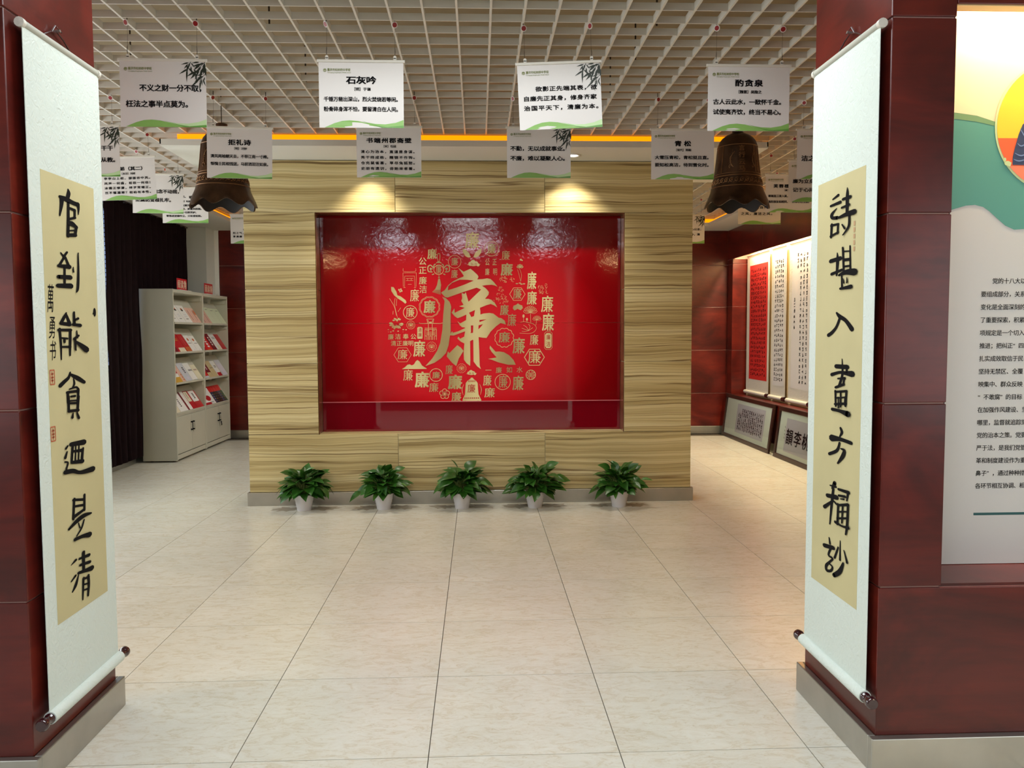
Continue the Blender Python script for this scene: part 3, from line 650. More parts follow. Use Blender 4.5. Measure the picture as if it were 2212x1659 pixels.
def right_extra(t, pl):
    m = MB(); u, v = 3.318, 2.149
    for k in range(5): put_poly(m, [(u-.008, v-.062+.026*k), (u+.008, v-.062+.026*k), (u+.008, v-.043+.026*k), (u-.008, v-.043+.026*k)], pl)
    m.build('seal', M_sealf, t)
scroll(-1.466, 1, 'tall pale brocade scroll on the left pillar with a small signature column', 3.177, 3.785, .275, 2.905,
       3.262, 3.700, .602, 2.398, LEFT_STROKES, left_extra, 'pair of couplet scrolls on the pillars')
scroll(1.766, -1, 'tall pale brocade scroll on the right pillar beside the poster niche', 3.140, 3.758, .303, 2.922,
       3.230, 3.686, .615, 2.418, RIGHT_STROKES, right_extra, 'pair of couplet scrolls on the pillars')

LAYER_AXIS[:] = [1, -1]
# ------------------------------------------------------------------ red glossy mural in the feature wall
mu = empty('wall_mural', (0, 8.6, 0), 'large glossy red mural covered in gold characters, set in the wood striped wall', 'mural')
MYF = 8.596
def sheet(name, z0, z1, mat, y=MYF, y1=8.618):
    o = MB().box(NX0+.008, NX1-.008, y, y1, z0, z1).build(name, mat, mu); return o
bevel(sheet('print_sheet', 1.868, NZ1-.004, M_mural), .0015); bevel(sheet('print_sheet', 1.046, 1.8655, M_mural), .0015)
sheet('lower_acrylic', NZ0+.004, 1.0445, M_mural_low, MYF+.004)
sheet('joint_strip', 1.0405, 1.0485, plain('pink_edge', (214, 120, 130), 0.3), MYF-.0035, 8.60)
# artwork layout: u to the right, v downwards, 1659 units across the artwork
K = 1.1317e-3
def art(off=.0016): return lambda u, v: (-0.797+u*K-v*9e-6, MYF-off, 2.867-v*K)
def char(ch, u, v, h, wr=.95, bold=.02, mat=M_gold, off=.0016, name='gold_character'):
    m = MB(); put_char(m, ch, lambda x, y: art(off)(x, -y), u, -v, h*wr, h, bold); return m.build(name, mat, mu)
def stroke(pts, w, mat=M_goldpale, name=None, mb=None, off=.0016):
    m = mb or MB(); put_stroke(m, art(off), [(p[0], p[1], p[2] if len(p) > 2 else w) for p in pts]); return m
L_ = '\u5ec9'
m = MB()
for q, po in enumerate(BIG_CHARACTER): m.face([(po[k]/1000, MYF-.003-.00008*q, po[k+1]/1000) for k in range(0, len(po), 2)])
m.build('large_character', M_gold, mu)
for (u, v, h, wr, b) in [(480, 248, 88, .9, .03), (687, 318, 70, .8, .0), (685, 432, 74, .75, .0), (847, 125, 138, .85, .03), (1028, 200, 88, .8, .02),
        (1158, 262, 82, .85, .0), (1168, 392, 105, .95, .045), (1267, 615, 92, .8, .01), (1400, 495, 150, .52, .03), (1402, 655, 116, .72, .03), (1545, 712, 142, .72, .02),
        (1555, 880, 150, .68, .03), (1147, 765, 92, .8, .02), (1217, 858, 108, .7, .0), (1147, 1018, 92, 1.05, .02), (1282, 1097, 138, .75, .03), (1425, 1042, 92, .8, .01),
        (1428, 1200, 116, .95, .01), (318, 628, 108, .72, .0), (277, 783, 86, .85, .0), (455, 733, 108, .9, .05), (360, 1120, 140, .72, .03), (205, 1172, 86, 1.0, .0),
        (255, 1365, 98, .85, -.005), (384, 1408, 134, .88, .05), (515, 1365, 60, 1.1, .015), (493, 1480, 82, 1.0, .0), (635, 1315, 84, .75, -.01), (690, 1432, 122, .95, .06),
        (702, 1570, 84, 1.0, .03), (990, 1417, 96, .75, .015), (1012, 1532, 86, 1.05, .015), (1137, 1430, 112, .7, .0), (1277, 1445, 126, .75, .025)]:
    char(L_, u, v, h, wr, b)
for s, pts, h in (('\u516c\u6b63\u5ec9\u6d01', [(393, 315), (393, 397), (395, 492), (397, 572)], 66), ('\u5ec9\u6d01\u5949\u516c', [(98, 1008), (163, 1006), (235, 1006), (305, 1006)], 48),
                  ('\u6e05\u6b63\u5ec9\u660e', [(122, 1068), (175, 1068), (230, 1068), (282, 1068)], 46), ('\u4e00\u5ec9\u5982\u6c34', [(1000, 1323), (1097, 1322), (1195, 1320), (1290, 1320)], 52),
                  ('\u516c\u6b63\u5ec9\u660e', [(988, 322), (1055, 322), (988, 412), (1060, 412)], 60)):
    for ch, (u, v) in zip(s, pts): char(ch, u, v, h, .62 if h == 60 else 1.0, .01 if h != 60 else -.01)
def rings(name, lst, mat=M_goldpale):
    m = MB()
    for a in lst: put_ring(m, art(), *a[:4], **(a[4] if len(a) > 4 else {}))
    return m.build(name, mat, mu)
rings('ring_emblem', [(277, 783, 66, 6)]); rings('ring_emblem', [(1028, 200, 68, 4)]); rings('ring_emblem', [(687, 318, 60, 3)]); rings('ring_emblem', [(1133, 1432, 74, 5)])
rings('ring_emblem', [(455, 733, 93, 3, dict(lobes=12, amp=.06, n=72)), (455, 733, 85, 3, dict(lobes=12, amp=.06, n=72))])
rings('ring_emblem', [(1147, 1020, 84, 5, dict(lobes=12, amp=.10, n=96))]); rings('ring_emblem', [(513, 1363, 62, 5), (513, 1363, 56, 2, dict(lobes=8, amp=.04, n=64))])
for (u, v, r, t) in ((1267, 617, 74, 5), (205, 1174, 82, 4), (1428, 1203, 97, 8)): rings('hexagon_emblem', [(u, v, r, t, dict(n=6, ry=.93))])
m = MB()
for q in range(2):
    r = 40-4*q; pts = [(1557-r*.9, 980+10*q), (1557-r*.5, 965+8*q), (1557+r*.5, 965+8*q), (1557+r*.9, 980+10*q), (1557+r*.9, 1115-10*q), (1557+r*.5, 1133-8*q), (1557-r*.5, 1133-8*q), (1557-r*.9, 1115-10*q)]
    if q == 0:
        for a, b in zip(pts, pts[1:]+pts[:1]): put_stroke(m, art(), [(a[0], a[1], 2.5), (b[0], b[1], 2.5)], smooth=False)
    else: put_poly(m, [(1557+(x-1557)*.92, 1050+(y-1050)*.93) for x, y in pts], art())
m.build('tablet_emblem', M_gold, mu)
char('\u5ec9', 1557, 1018, 46, .8, 0, M_redprint, .0026, 'red_character'); char('\u6d01', 1557, 1082, 46, .8, 0, M_redprint, .0026, 'red_character')
m = MB(); put_poly(m, [(342, 925), (352, 917), (378, 917), (390, 925), (390, 1018), (385, 1026), (346, 1026), (341, 1018)], art()); m.build('tablet_emblem', M_gold, mu)
char('\u6e05', 366, 945, 34, .9, 0, M_redprint, .0026, 'red_character'); char('\u5ec9', 366, 990, 34, .9, 0, M_redprint, .0026, 'red_character')
# official's hat above a block seal character
m = MB()
for seg in ([(430, 845), (494, 845)], [(430, 845), (438, 880)], [(494, 845), (486, 880)], [(440, 855), (448, 876)], [(484, 855), (476, 876)], [(444, 890), (444, 925)], [(480, 890), (480, 925)],
            [(412, 928), (518, 928)], [(412, 940), (518, 940)], [(412, 940), (412, 1035)], [(518, 940), (518, 1035)], [(425, 950), (450, 950)], [(478, 950), (505, 950)], [(444, 928), (444, 1035)], [(484, 928), (484, 1035)],
            [(425, 965), (508, 965)], [(425, 978), (508, 978)], [(425, 990), (508, 990)], [(430, 1000), (430, 1035)], [(456, 1000), (456, 1035)], [(472, 1000), (472, 1035)], [(500, 1000), (500, 1035)], [(412, 1000), (430, 1000)], [(456, 1000), (472, 1000)], [(500, 1000), (518, 1000)]):
    stroke([(seg[0][0], seg[0][1]), (seg[1][0], seg[1][1])], 4.5, mb=m)
stroke([(362, 880, 5), (380, 886, 4), (462, 884, 6), (550, 886, 4), (572, 880, 5)], 5, mb=m); put_disc(m, art(), 462, 878, 12, 12, ry=.8); m.build('hat_emblem', M_goldpale, mu)
# hills, clouds, plum blossom, bell
m = MB(); put_poly(m, [(198, 1306), (225, 1290), (250, 1266), (270, 1262), (290, 1272), (310, 1262), (328, 1232), (343, 1223), (360, 1235), (385, 1275), (425, 1300), (428, 1306)], art()); m.build('hill_emblem', M_gold, mu)
for (u, v, s) in ((862, 335, 1.2), (842, 1345, .95)):
    m = MB()
    for (dx, dy, r) in ((-25, 2, 16), (-5, -8, 20), (18, 0, 17), (34, 10, 12)): put_disc(m, art(), u+dx*s, v+dy*s, r*s, 16)
    stroke([(u-48*s, v+8*s, 3), (u, v+16*s, 9), (u+52*s, v+4*s, 2)], 4, mb=m); m.build('cloud_emblem', M_gold, mu)
    m = MB()
    for dx in (-14, 16): stroke([(u+(dx+10*(1-k/9)*math.cos(k*1.1))*s, v+(2+10*(1-k/9)*math.sin(k*1.1))*s) for k in range(9)], 2.2, mb=m, off=.0026)
    m.build('cloud_curl', M_redprint, mu)
m = MB()
for k in range(5):
    a = -math.pi/2+k*2*math.pi/5; put_ring(m, art(), 593+27*math.cos(a), 1540+27*math.sin(a), 23, 5, 20)
m.build('blossom_emblem', M_goldpale, mu)
m = MB(); put_disc(m, art(.002), 593, 1540, 30, 20); m.build('blossom_field', M_redprint, mu)
m = MB(); put_disc(m, art(.0028), 593, 1540, 8, 12)
for k in range(15):
    a = k*2*math.pi/15; l = 24 if k % 3 else 34; stroke([(593+10*math.cos(a), 1540+10*math.sin(a)), (593+l*math.cos(a), 1540+l*math.sin(a))], 2, mb=m, off=.0028)
m.build('blossom_stamens', M_goldpale, mu)
m = MB(); put_poly(m, [(830, 1402), (836, 1392), (846, 1388), (856, 1392), (862, 1402), (885, 1420), (900, 1440), (903, 1490), (908, 1545), (925, 1580), (935, 1602), (920, 1612), (905, 1604), (885, 1612), (865, 1606), (845, 1614), (825, 1606), (805, 1612), (785, 1604), (772, 1612), (758, 1602), (766, 1580), (782, 1545), (786, 1490), (789, 1440), (806, 1418)], art()); m.build('bell_emblem', M_gold, mu)
m = MB()
for k in range(8): put_disc(m, art(.0026), 782+18*k, 1580, 6, 8)
for k in range(6): put_poly(m, [(812+12*k, 1430), (817+12*k, 1430), (817+12*k, 1414), (812+12*k, 1414)], art(.0026))
m.build('bell_pattern', M_redprint, mu); char(L_, 842, 1492, 76, .9, 0, M_redprint, .0028, 'red_character')
m = MB()
for s in (-1, 1): stroke([(845+s*(74+0), 1450, 2), (845+s*90, 1500, 5), (845+s*80, 1550, 2)], 4, mb=m); 
m.build('bell_ring_lines', M_goldpale, mu)
# chinese knot with tassel
rings('knot_emblem', [(540, 392, 46, 4)]); char(L_, 540, 390, 80, .62, -.01)
m = MB()
for s in (-1, 1):
    for pts in ([(540+s*48, 375), (540+s*75, 350), (540+s*98, 365), (540+s*95, 405), (540+s*60, 412)], [(540+s*60, 385), (540+s*78, 378), (540+s*70, 400)], [(540+s*30, 340), (540+s*42, 348), (540+s*45, 365)], [(540+s*45, 430), (540+s*58, 436)]): stroke(pts, 9, mb=m)
stroke([(540, 330, 4), (528, 285, 4), (531, 250, 4), (541, 242, 4), (551, 250, 4), (552, 285, 4), (542, 330, 4)], 4, mb=m); stroke([(522, 328), (540, 320), (560, 328)], 9, mb=m)
put_ring(m, art(), 543, 462, 8, 4, 12); stroke([(542, 438), (542, 456)], 4, mb=m)
put_poly(m, [(536, 475), (552, 475), (562, 530), (556, 575), (505, 575), (525, 530)], art())
for k in range(11): stroke([(508+k*4.6, 570), (482+k*7.4, 596+k*2.4)], 2.8, mb=m)
m.build('knot_ornament', M_gold, mu)
# leaf pair under the top character, lotus bud, lotus seat
m = MB()
for s in (-1, 1):
    put_poly(m, [(847+s*12, 276), (847+s*30, 235), (847+s*62, 208), (847+s*88, 198), (847+s*84, 235), (847+s*60, 268), (847+s*35, 280)], art())
m.build('leaf_pair', M_gold, mu)
m = MB()
put_poly(m, [(103, 548), (125, 550), (150, 590), (160, 625), (190, 635), (235, 670), (243, 690), (232, 702), (205, 680), (165, 655), (130, 625), (105, 585)], art())
for (u, v) in ((175, 575), (192, 570), (185, 590), (200, 585)): put_disc(m, art(), u, v, 7, 8, ry=1.3)
m.build('lotus_bud', M_gold, mu)
m = MB()
for pts in ([(88, 655), (110, 690), (135, 740), (150, 810)], [(140, 650), (132, 700), (145, 770), (160, 830)], [(155, 655), (150, 700), (150, 720)], [(190, 740), (165, 775)], [(120, 770), (118, 800)]): stroke(pts, 3, mb=m)
m.build('lotus_stems', M_goldpale, mu)
m = MB()
for k in range(11):
    a = math.pi*(.02+k*.096); put_disc(m, art(), 148+48*math.cos(a)*1.05, 885+38*math.sin(a)-((k*7) % 3)*6, 17, 10, ry=.55, rot=a)
for k in range(6): put_disc(m, art(), 125+k*11, 830-((k*5) % 3)*7+25, 12, 9, ry=.6, rot=k*.6)
for (u, v, r) in ((75, 940, 6), (98, 962, 8), (120, 952, 9), (165, 955, 8), (212, 940, 8), (238, 942, 8), (75, 962, 4), (210, 962, 3)): put_disc(m, art(), u, v, r, 8, ry=.6)
m.build('lotus_seat', M_gold, mu)
m = MB()
for k in range(11):
    a = math.pi*(.05+k*.09); stroke([(148+14*math.cos(a), 888+8*math.sin(a)), (148+60*math.cos(a), 888+48*math.sin(a))], 2.2, mb=m, off=.0028)
m.build('lotus_seat_lines', M_redprint, mu)
# line drawings: lotus with leaf, pavilion, landscape, posy, second lotus, small medallions
def petals(m, u, v, r, n, w, sp=2.4):
    for k in range(n):
        a = -math.pi/2+(k-(n-1)/2)*sp/n
        c, s = math.cos(a), math.sin(a)
        stroke([(u, v), (u+r*.55*c-r*.22*s, v+r*.55*s+r*.22*c), (u+r*c, v+r*s), (u+r*.55*c+r*.22*s, v+r*.55*s-r*.22*c), (u, v)], w, mb=m)
m = MB(); petals(m, 1388, 790, 66, 9, 2.6, 3.0); petals(m, 1450, 858, 42, 7, 2.2, 3.0)
for pts in ([(1390, 795), (1393, 880)], [(1448, 860), (1440, 905)], [(1325, 835), (1325, 870)], [(1357, 862), (1358, 880)], [(1297, 878), (1330, 872), (1370, 880), (1420, 895), (1445, 930), (1425, 965), (1380, 982), (1290, 978)],
            [(1375, 955), (1330, 940), (1310, 932)], [(1375, 955), (1350, 920), (1325, 905)], [(1375, 955), (1385, 915), (1370, 895)], [(1375, 955), (1410, 928)], [(1375, 955), (1340, 962), (1310, 960)]): stroke(pts, 2.8, mb=m)
put_disc(m, art(), 1325, 820, 10, 12, ry=1.6); put_disc(m, art(), 1357, 850, 9, 12, ry=1.5); m.build('lotus_drawing', M_goldpale, mu)
m = MB()
for pts in ([(215, 380), (217, 405), (270, 410), (325, 405), (330, 380)], [(212, 420), (335, 420)], [(212, 420), (215, 545)], [(335, 420), (332, 545)], [(228, 450), (318, 450)], [(228, 450), (225, 555)], [(318, 450), (322, 555)], [(240, 470), (305, 470)], [(240, 490), (305, 490)], [(255, 470), (255, 490)], [(288, 470), (288, 490)], [(215, 555), (235, 555)], [(312, 555), (332, 555)], [(258, 525), (290, 525)]): stroke(pts, 2, mb=m)
m.build('pavilion_drawing', M_goldpale, mu)
rnd = random.Random(3); m = MB()
for (cx, cy, rx, ry, n) in ((1130, 480, 38, 25, 16), (1110, 590, 26, 38, 12), (1115, 670, 70, 30, 26), (1505, 575, 42, 44, 24), (1218, 475, 18, 26, 8)):
    for k in range(n):
        u, v = cx+rnd.uniform(-rx, rx), cy+rnd.uniform(-ry, ry); a = rnd.uniform(0, 6); r = rnd.uniform(5, 11)
        stroke([(u+r*math.cos(a+t), v+r*math.sin(a+t)) for t in (0, 1.1, 2.2, 3.3)], 1.8, mb=m)
m.build('landscape_drawing', M_goldpale, mu)
m = MB(); petals(m, 1290, 372, 30, 5, 5, 3.4); put_disc(m, art(), 1298, 300, 9, 8); put_disc(m, art(), 1310, 306, 6, 8)
for pts in ([(1268, 390), (1285, 450), (1297, 500)], [(1285, 380), (1305, 440), (1297, 500)]): stroke(pts, 2.6, mb=m)
for (u, v) in ((1262, 520), (1290, 515), (1305, 525), (1328, 522)): put_disc(m, art(), u, v, 12, 8, ry=.45)
m.build('water_lily', M_gold, mu)
m = MB()
put_poly(m, [(1272, 702), (1290, 715), (1312, 722), (1318, 745), (1300, 765), (1280, 758), (1270, 752), (1260, 758), (1240, 768), (1225, 748), (1232, 724), (1255, 716)], art()); m.build('three_lobed_emblem', M_gold, mu)
for (u, v, r) in ((282, 898, 36), (473, 1100, 42), (750, 1302, 40)):
    m = MB(); put_ring(m, art(), u, v, r, 2.5, 48, lobes=12, amp=.12); put_ring(m, art(), u, v, r*.62, 2, 32, lobes=6, amp=.15); petals(m, u, v+r*.35, r*.8, 5, 2, 1.8); m.build('medallion_emblem', M_goldpale, mu)
m = MB(); put_ring(m, art(), 1395, 1367, 47, 6, 40)
for s in (-1, 1):
    for pts in ([(1395+s*12, 1330), (1395+s*12, 1404)], [(1395+s*22, 1345), (1395+s*38, 1345)], [(1395+s*22, 1345), (1395+s*22, 1362), (1395+s*42, 1362)], [(1395+s*22, 1374), (1395+s*42, 1374)], [(1395+s*22, 1374), (1395+s*22, 1392), (1395+s*36, 1392)]):
        put_stroke(m, art(), [(a, b, 4.5) for a, b in pts], smooth=False)
stroke([(1395, 1350), (1395, 1385)], 6, mb=m); m.build('longevity_emblem', M_gold, mu)

# ------------------------------------------------------------------ hanging verse placards
HW, HH, TOP = .2555, .395, 3.405
def placard(cx, cy, label, title=None, author=None, lines=(), bamboo=False, tilt=0.0, lay=None, dz=0.0, clip0=None, swing=0.0, seed=0):
    """lay: (u start, pitch, glyph height) in fractions of the sheet; lines: (text, u0, v) fractions"""
    rd = random.Random(seed)
    t = empty('hanging_placard', (cx, cy, TOP+dz), label, 'placard', 'verse placards hanging from the ceiling')
    a1, a2, ph = rd.uniform(.001, .003), rd.uniform(.0005, .0015), rd.uniform(0, 6)
    def place(off):
        def f(u, v):      # u 0..1 across, v 0..1 down the sheet
            y = a1*math.sin(2.6*u*math.pi+ph)*v+a2*math.sin(5*v+ph)+.012*swing*v
            return (cx-HW+u*2*HW, cy+y-off, TOP+dz-v*HH)
        return f
    P = place(.0024)
    m = MB(); rows = [[place(0)(i/12, j/10) for i in range(13)] for j in range(11)]; m.grid(rows); rows2 = [[place(-.0012)(i/12, j/10) for i in range(13)] for j in range(11)]; m.grid([r[::-1] for r in rows2])
    m.build('vinyl_sheet', M_sign, t)
    # green waves
    m = MB()
    W_ = place(.0011); W2 = place(.0015)
    wave = [(.06, .998), (.10, .975), (.18, .93), (.27, .897), (.36, .888), (.46, .90), (.56, .93), (.66, .965), (.78, .99), (.85, .998)]
    m.face([W2(*p) for p in wave])
    m.build('green_wave', M_green, t)
    m = MB(); m.face([W_(*p) for p in [(.50, .90), (.58, .925), (.66, .94), (.78, .945), (.9, .92), (.998, .875), (.998, .998), (.80, .992), (.68, .97), (.60, .945)]]); m.build('green_wave', M_greenl if seed % 2 else M_green, t)
    m = MB(); m.face([place(.0021)(*p) for p in [(.56, .92), (.68, .965), (.80, .985), (.998, .96), (.998, .998), (.74, .998)]]); m.build('green_wave', M_greend, t)
    if clip0 is None or clip0 < .05:
        m = MB(); Q = lambda u, v: P(u, v)
        k = HH/(2*HW)
        for r_, th in ((.019, .006),):
            n = 20
            for q in range(n):
                a, b = 2*math.pi*q/n, 2*math.pi*(q+1)/n
                m.face([Q(.073+r_*math.cos(a), .135+r_/k*math.sin(a)), Q(.073+r_*math.cos(b), .135+r_/k*math.sin(b)), Q(.073+(r_-th)*math.cos(b), .135+(r_-th)/k*math.sin(b)), Q(.073+(r_-th)*math.cos(a), .135+(r_-th)/k*math.sin(a))])
        m.face([Q(.061, .125), Q(.085, .125), Q(.080, .137), Q(.066, .137)]); m.face([Q(.071, .137), Q(.075, .137), Q(.075, .150), Q(.071, .150)])
        sq = lambda uu, vv: Q(uu, -vv*1.0)
        for q, ch in enumerate('\u91cd\u5e86\u5e02\u677e\u6811\u6865\u4e2d\u5b66\u6821'):
            put_char(m, ch, lambda x, y: Q(x, -y), .117+q*.0305, -.128, .027, .040, .015)
        vs, fs = text_line('Chongqing Songshuqiao Middle School'); b = len(m.v)
        for (x, y) in vs: m.v.append(P(.103+x*.275, .176-y*.22))
        for f in fs: m.f.append(tuple(b+i for i in f)); m.mi.append(0); m.sm.append(False)
        m.build('school_logo', M_logo, t)
    C = lambda x, y: P(x, -y); asp = 2*HW/HH
    def centred(s, vc, pitch, h, bold):
        m = MB()
        u0 = .5-pitch*len(s)/2
        for q, ch in enumerate(s):
            if ch != ' ': put_char(m, ch, C, u0+pitch*(q+.5), -vc, min(h/asp*1.2, pitch*.93), h*.93, bold*1.3)
        m.build('title_lettering' if h > .06 else 'author_lettering', M_black, t)
    if title: centred(title[0], title[1], title[2], title[3], .045)
    if author: centred(author[0], author[1], author[2], author[3], .03)
    for (s, u0, vc, pitch, h) in lines:
        m = MB()
        for q, ch in enumerate(s):
            if ch != ' ': put_char(m, ch, C, u0+pitch*(q+.5), -vc, min(h/asp*1.15, pitch*.90), h*.90, .045)
        m.build('verse_line', M_black, t)
    if bamboo:
        m = MB(); Bm = lambda u, v: place(.0018)(u, v)
        rb = random.Random(11)
        def leaf(u, v, a, l, w):
            c, s = math.cos(a), math.sin(a)
            pts = [(0, 0), (.3, .5), (.55, .42), (1, 0), (.55, -.35), (.3, -.45)]
            m.face([Bm(u+(p[0]*l*c-p[1]*w*s), min(max(v+(p[0]*l*s+p[1]*w*c)*asp, .01), .45)) for p in pts])
        for (u, v, a, l, w) in [(.81, .03, 2.9, .10, .018), (.79, .06, 1.6, .10, .018), (.80, .05, 2.3, .08, .018), (.80, .12, 2.6, .13, .022), (.785, .12, 1.62, .16, .022), (.80, .11, .75, .10, .022), (.83, .03, .9, .08, .014), (.83, .08, 1.5, .09, .018), (.82, .03, 1.9, .09, .02),
            (.93, .02, 3.0, .09, .02), (.96, .05, 2.9, .12, .028), (.94, .05, 2.4, .11, .03), (.95, .09, 2.3, .11, .026), (.99, .03, 1.7, .14, .036), (.985, .08, 1.4, .12, .036), (.98, .03, 2.7, .08, .022), (.90, .14, 2.2, .12, .026), (.88, .16, 2.6, .12, .026), (.89, .19, 2.4, .10, .022), (.885, .19, 1.5, .10, .020), (.86, .13, .8, .07, .018), (.93, .12, 2.0, .14, .022), (.97, .10, 1.9, .15, .03),
            (.97, .20, 2.9, .08, .018), (.97, .23, 2.8, .08, .020), (.95, .25, 2.6, .10, .022), (.93, .27, 2.4, .16, .022), (.94, .29, 1.7, .13, .020), (.95, .27, 1.5, .08, .016), (.965, .27, 1.2, .09, .016), (.99, .24, 1.9, .07, .014), (.93, .25, 2.2, .08, .018)]: leaf(u, v, a, l, w)
        for pts in ([(.995, .02), (.93, .10), (.87, .20)], [(.995, .20), (.95, .26), (.93, .31)], [(.83, .02), (.79, .12)]):
            put_stroke(m, Bm, [(a, b, .006) for a, b in pts])
        m.build('bamboo_print', M_bamboo, t)
    # clear rail, clips, wires and ceiling discs
    zr = TOP+dz
    bevel(MB().box(cx-HW-.010, cx+HW+.010, cy-.006, cy+.007, zr-.006, zr+.010).build('top_rail', M_clear, t), .002)
    for s in (-1, 1):
        x = cx+s*.205; xd = x*1.0
        m = MB(); m.box(x-.009, x+.009, cy-.003, cy+.003, zr+.008, zr+.022); m.lathe([(.010, -.003), (.010, .003)], (x, cy, zr+.026), 'y', 14); m.build('clip', M_clear, t)
        zt = ZC-.02
        m = MB(); m.tube([(x, cy, zr+.028), (x+.002, cy+.002, zt)], .0008, 5)
        m.tube([(x, cy, zr+.028), (x+s*.003, cy-.002, zr+.055), (x, cy, zr+.085)], .0013, 5); m.build('wire', M_wire, t)
        th = rd.uniform(-1.1, 1.1); tl = rd.uniform(.15, .55)
        nrm = Vector((math.sin(th)*math.cos(tl), -math.cos(th)*math.cos(tl), -math.sin(tl))); a = nrm.cross(Vector((0, 0, 1))).normalized(); b = nrm.cross(a); c = Vector((x, cy-.01, zt-.004))
        m = MB(); n = 20
        for (r, o0, o1, mi) in ((.0185, 0, .005, 0), (.0145, .005, .0062, 1)):
            r0 = [c+nrm*o0+a*r*math.cos(2*math.pi*k/n)+b*r*math.sin(2*math.pi*k/n) for k in range(n)]; r1 = [p+nrm*(o1-o0) for p in r0]
            m.grid([r0, r1], mi, True, False); m.face(r1, mi); m.face(r0[::-1], mi)
        m.build('hook_disc', [M_white, M_redspot], t)
        m = MB(); m.tube([(x, cy-.008, zt-.004), (x, cy+.004, zt+.02), (x, cy+.004, ZC+.03)], .003, 5); m.build('hook', M_wire, t)
    t.rotation_euler = (0, tilt, 0)
    return t
_tl = {}
def text_line(s):
    if s not in _tl:
        vs, fs = glyph(s, .0); w = max(v[0] for v in vs); h = max(v[1] for v in vs); _tl[s] = ([(x/w, y/h*.075) for x, y in vs], fs)
    return _tl[s]
CM, DT = '\uff0c', '\u3002'
placard(-1.667, 5.10, 'front row placard, two lines under a bamboo spray, leftmost of the front four', lines=[('\u4e0d\u4e49\u4e4b\u8d22\u4e00\u5206\u4e0d\u53d6'+CM, .225, .415, .0862, .105), ('\u6789\u6cd5\u4e4b\u4e8b\u534a\u70b9\u83ab\u4e3a'+DT, .065, .655, .0862, .105)], bamboo=True, tilt=.006, seed=1)
placard(-.480, 5.09, 'front row placard, three-character title over two long lines, wrinkled at lower left', title=('\u77f3\u7070\u541f', .283, .118, .115), author=('\uff3b\u660e\uff3d\u4e8e\u8c26', .417, .045, .05),
        lines=[('\u5343\u9524\u4e07\u51ff\u51fa\u6df1\u5c71'+CM+'\u70c8\u706b\u711a\u70e7\u82e5\u7b49\u95f2'+DT, .055, .57, .0570, .075), ('\u7c89\u9aa8\u788e\u8eab\u6d51\u4e0d\u6015'+CM+'\u8981\u7559\u6e05\u767d\u5728\u4eba\u95f4'+DT, .055, .72, .0570, .075)], tilt=.002, seed=2)
placard(.722, 5.10, 'front row placard tilted down to the left, three lines under a bamboo spray', lines=[('\u6b32\u5f71\u6b63\u5148\u7aef\u5176\u8868'+CM+'\u6b32', .205, .385, .0833, .078), ('\u81ea\u5ec9\u5148\u6b63\u5176\u8eab'+CM+'\u4fee\u8eab\u9f50\u5bb6', .055, .53, .0810, .078), ('\u6cbb\u56fd\u5e73\u5929\u4e0b'+CM+'\u6e05\u5ec9\u4e3a\u672c'+DT, .055, .675, .0870, .078)], bamboo=True, tilt=-.045, dz=.004, seed=3)
placard(1.903, 5.09, 'front row placard hanging before the right bell, three-character title over two lines', title=('\u914c\u8d2a\u6cc9', .265, .118, .105), author=('\uff3b\u9b4f\u664b\uff3d\u5434\u9690\u4e4b', .40, .045, .05),
        lines=[('\u53e4\u4eba\u4e91\u6b64\u6c34'+CM+'\u4e00\u6b43\u6000\u5343\u91d1'+DT, .062, .555, .0735, .085), ('\u8bd5\u4f7f\u5937\u9f50\u996e'+CM+'\u7ec8\u5f53\u4e0d\u6613\u5fc3'+DT, .062, .71, .0735, .085)], dz=-.006, tilt=.002, seed=4)
placard(-1.660, 6.66, 'second row placard half covering the left bell, title over two long lines', title=('\u62d2\u793c\u8bd7', .29, .118, .11), author=('\uff3b\u660e\uff3d\u51b5\u949f', .41, .045, .05),
        lines=[('\u6e05\u98ce\u4e24\u8896\u671d\u5929\u53bb'+CM+'\u4e0d\u5e26\u6c5f\u5357\u4e00\u5bf8\u68c9'+DT, .055, .565, .0575, .072), ('\u60ed\u6127\u58eb\u6c11\u76f8\u996f\u9001'+CM+'\u9a6c\u524d\u6d12\u6cea\u6ce8\u5982\u6cc9'+DT, .055, .715, .0575, .072)], dz=-.014, tilt=.018, seed=5)
placard(-.480, 6.62, 'second row placard with a six-character title over four short lines', title=('\u4e66\u7aef\u5dde\u90e1\u658b\u58c1', .27, .119, .10), author=('\uff3b\u5b8b\uff3d\u5305\u62ef', .385, .045, .05),
        lines=[(a+CM+b+DT, .06, v, .0735, .062) for a, b, v in (('\u6e05\u5fc3\u4e3a\u6cbb\u672c', '\u76f4\u9053\u662f\u8eab\u8c0b', .492), ('\u79c0\u5e72\u7ec8\u6210\u680b', '\u7cbe\u94a2\u4e0d\u4f5c\u94a9', .605), ('\u4ed3\u5145\u9f20\u96c0\u559c', '\u8349\u5c3d\u5154\u72d0\u6101', .714), ('\u53f2\u518c\u6709\u9057\u8bad', '\u6bcb\u8d3b\u6765\u8005\u7f9e', .824))], dz=-.010, seed=6)
placard(.714, 6.62, 'second row placard beside a downlight, two lines under a bamboo spray', lines=[('\u4e0d\u52e4'+CM+'\u65e0\u4ee5\u6210\u5c31\u4e8b\u4e1a'+DT, .05, .415, .0915, .10), ('\u4e0d\u5ec9'+CM+'\u96be\u4ee5\u51dd\u805a\u4eba\u5fc3'+DT, .05, .61, .0915, .10)], bamboo=True, dz=-.010, seed=7)
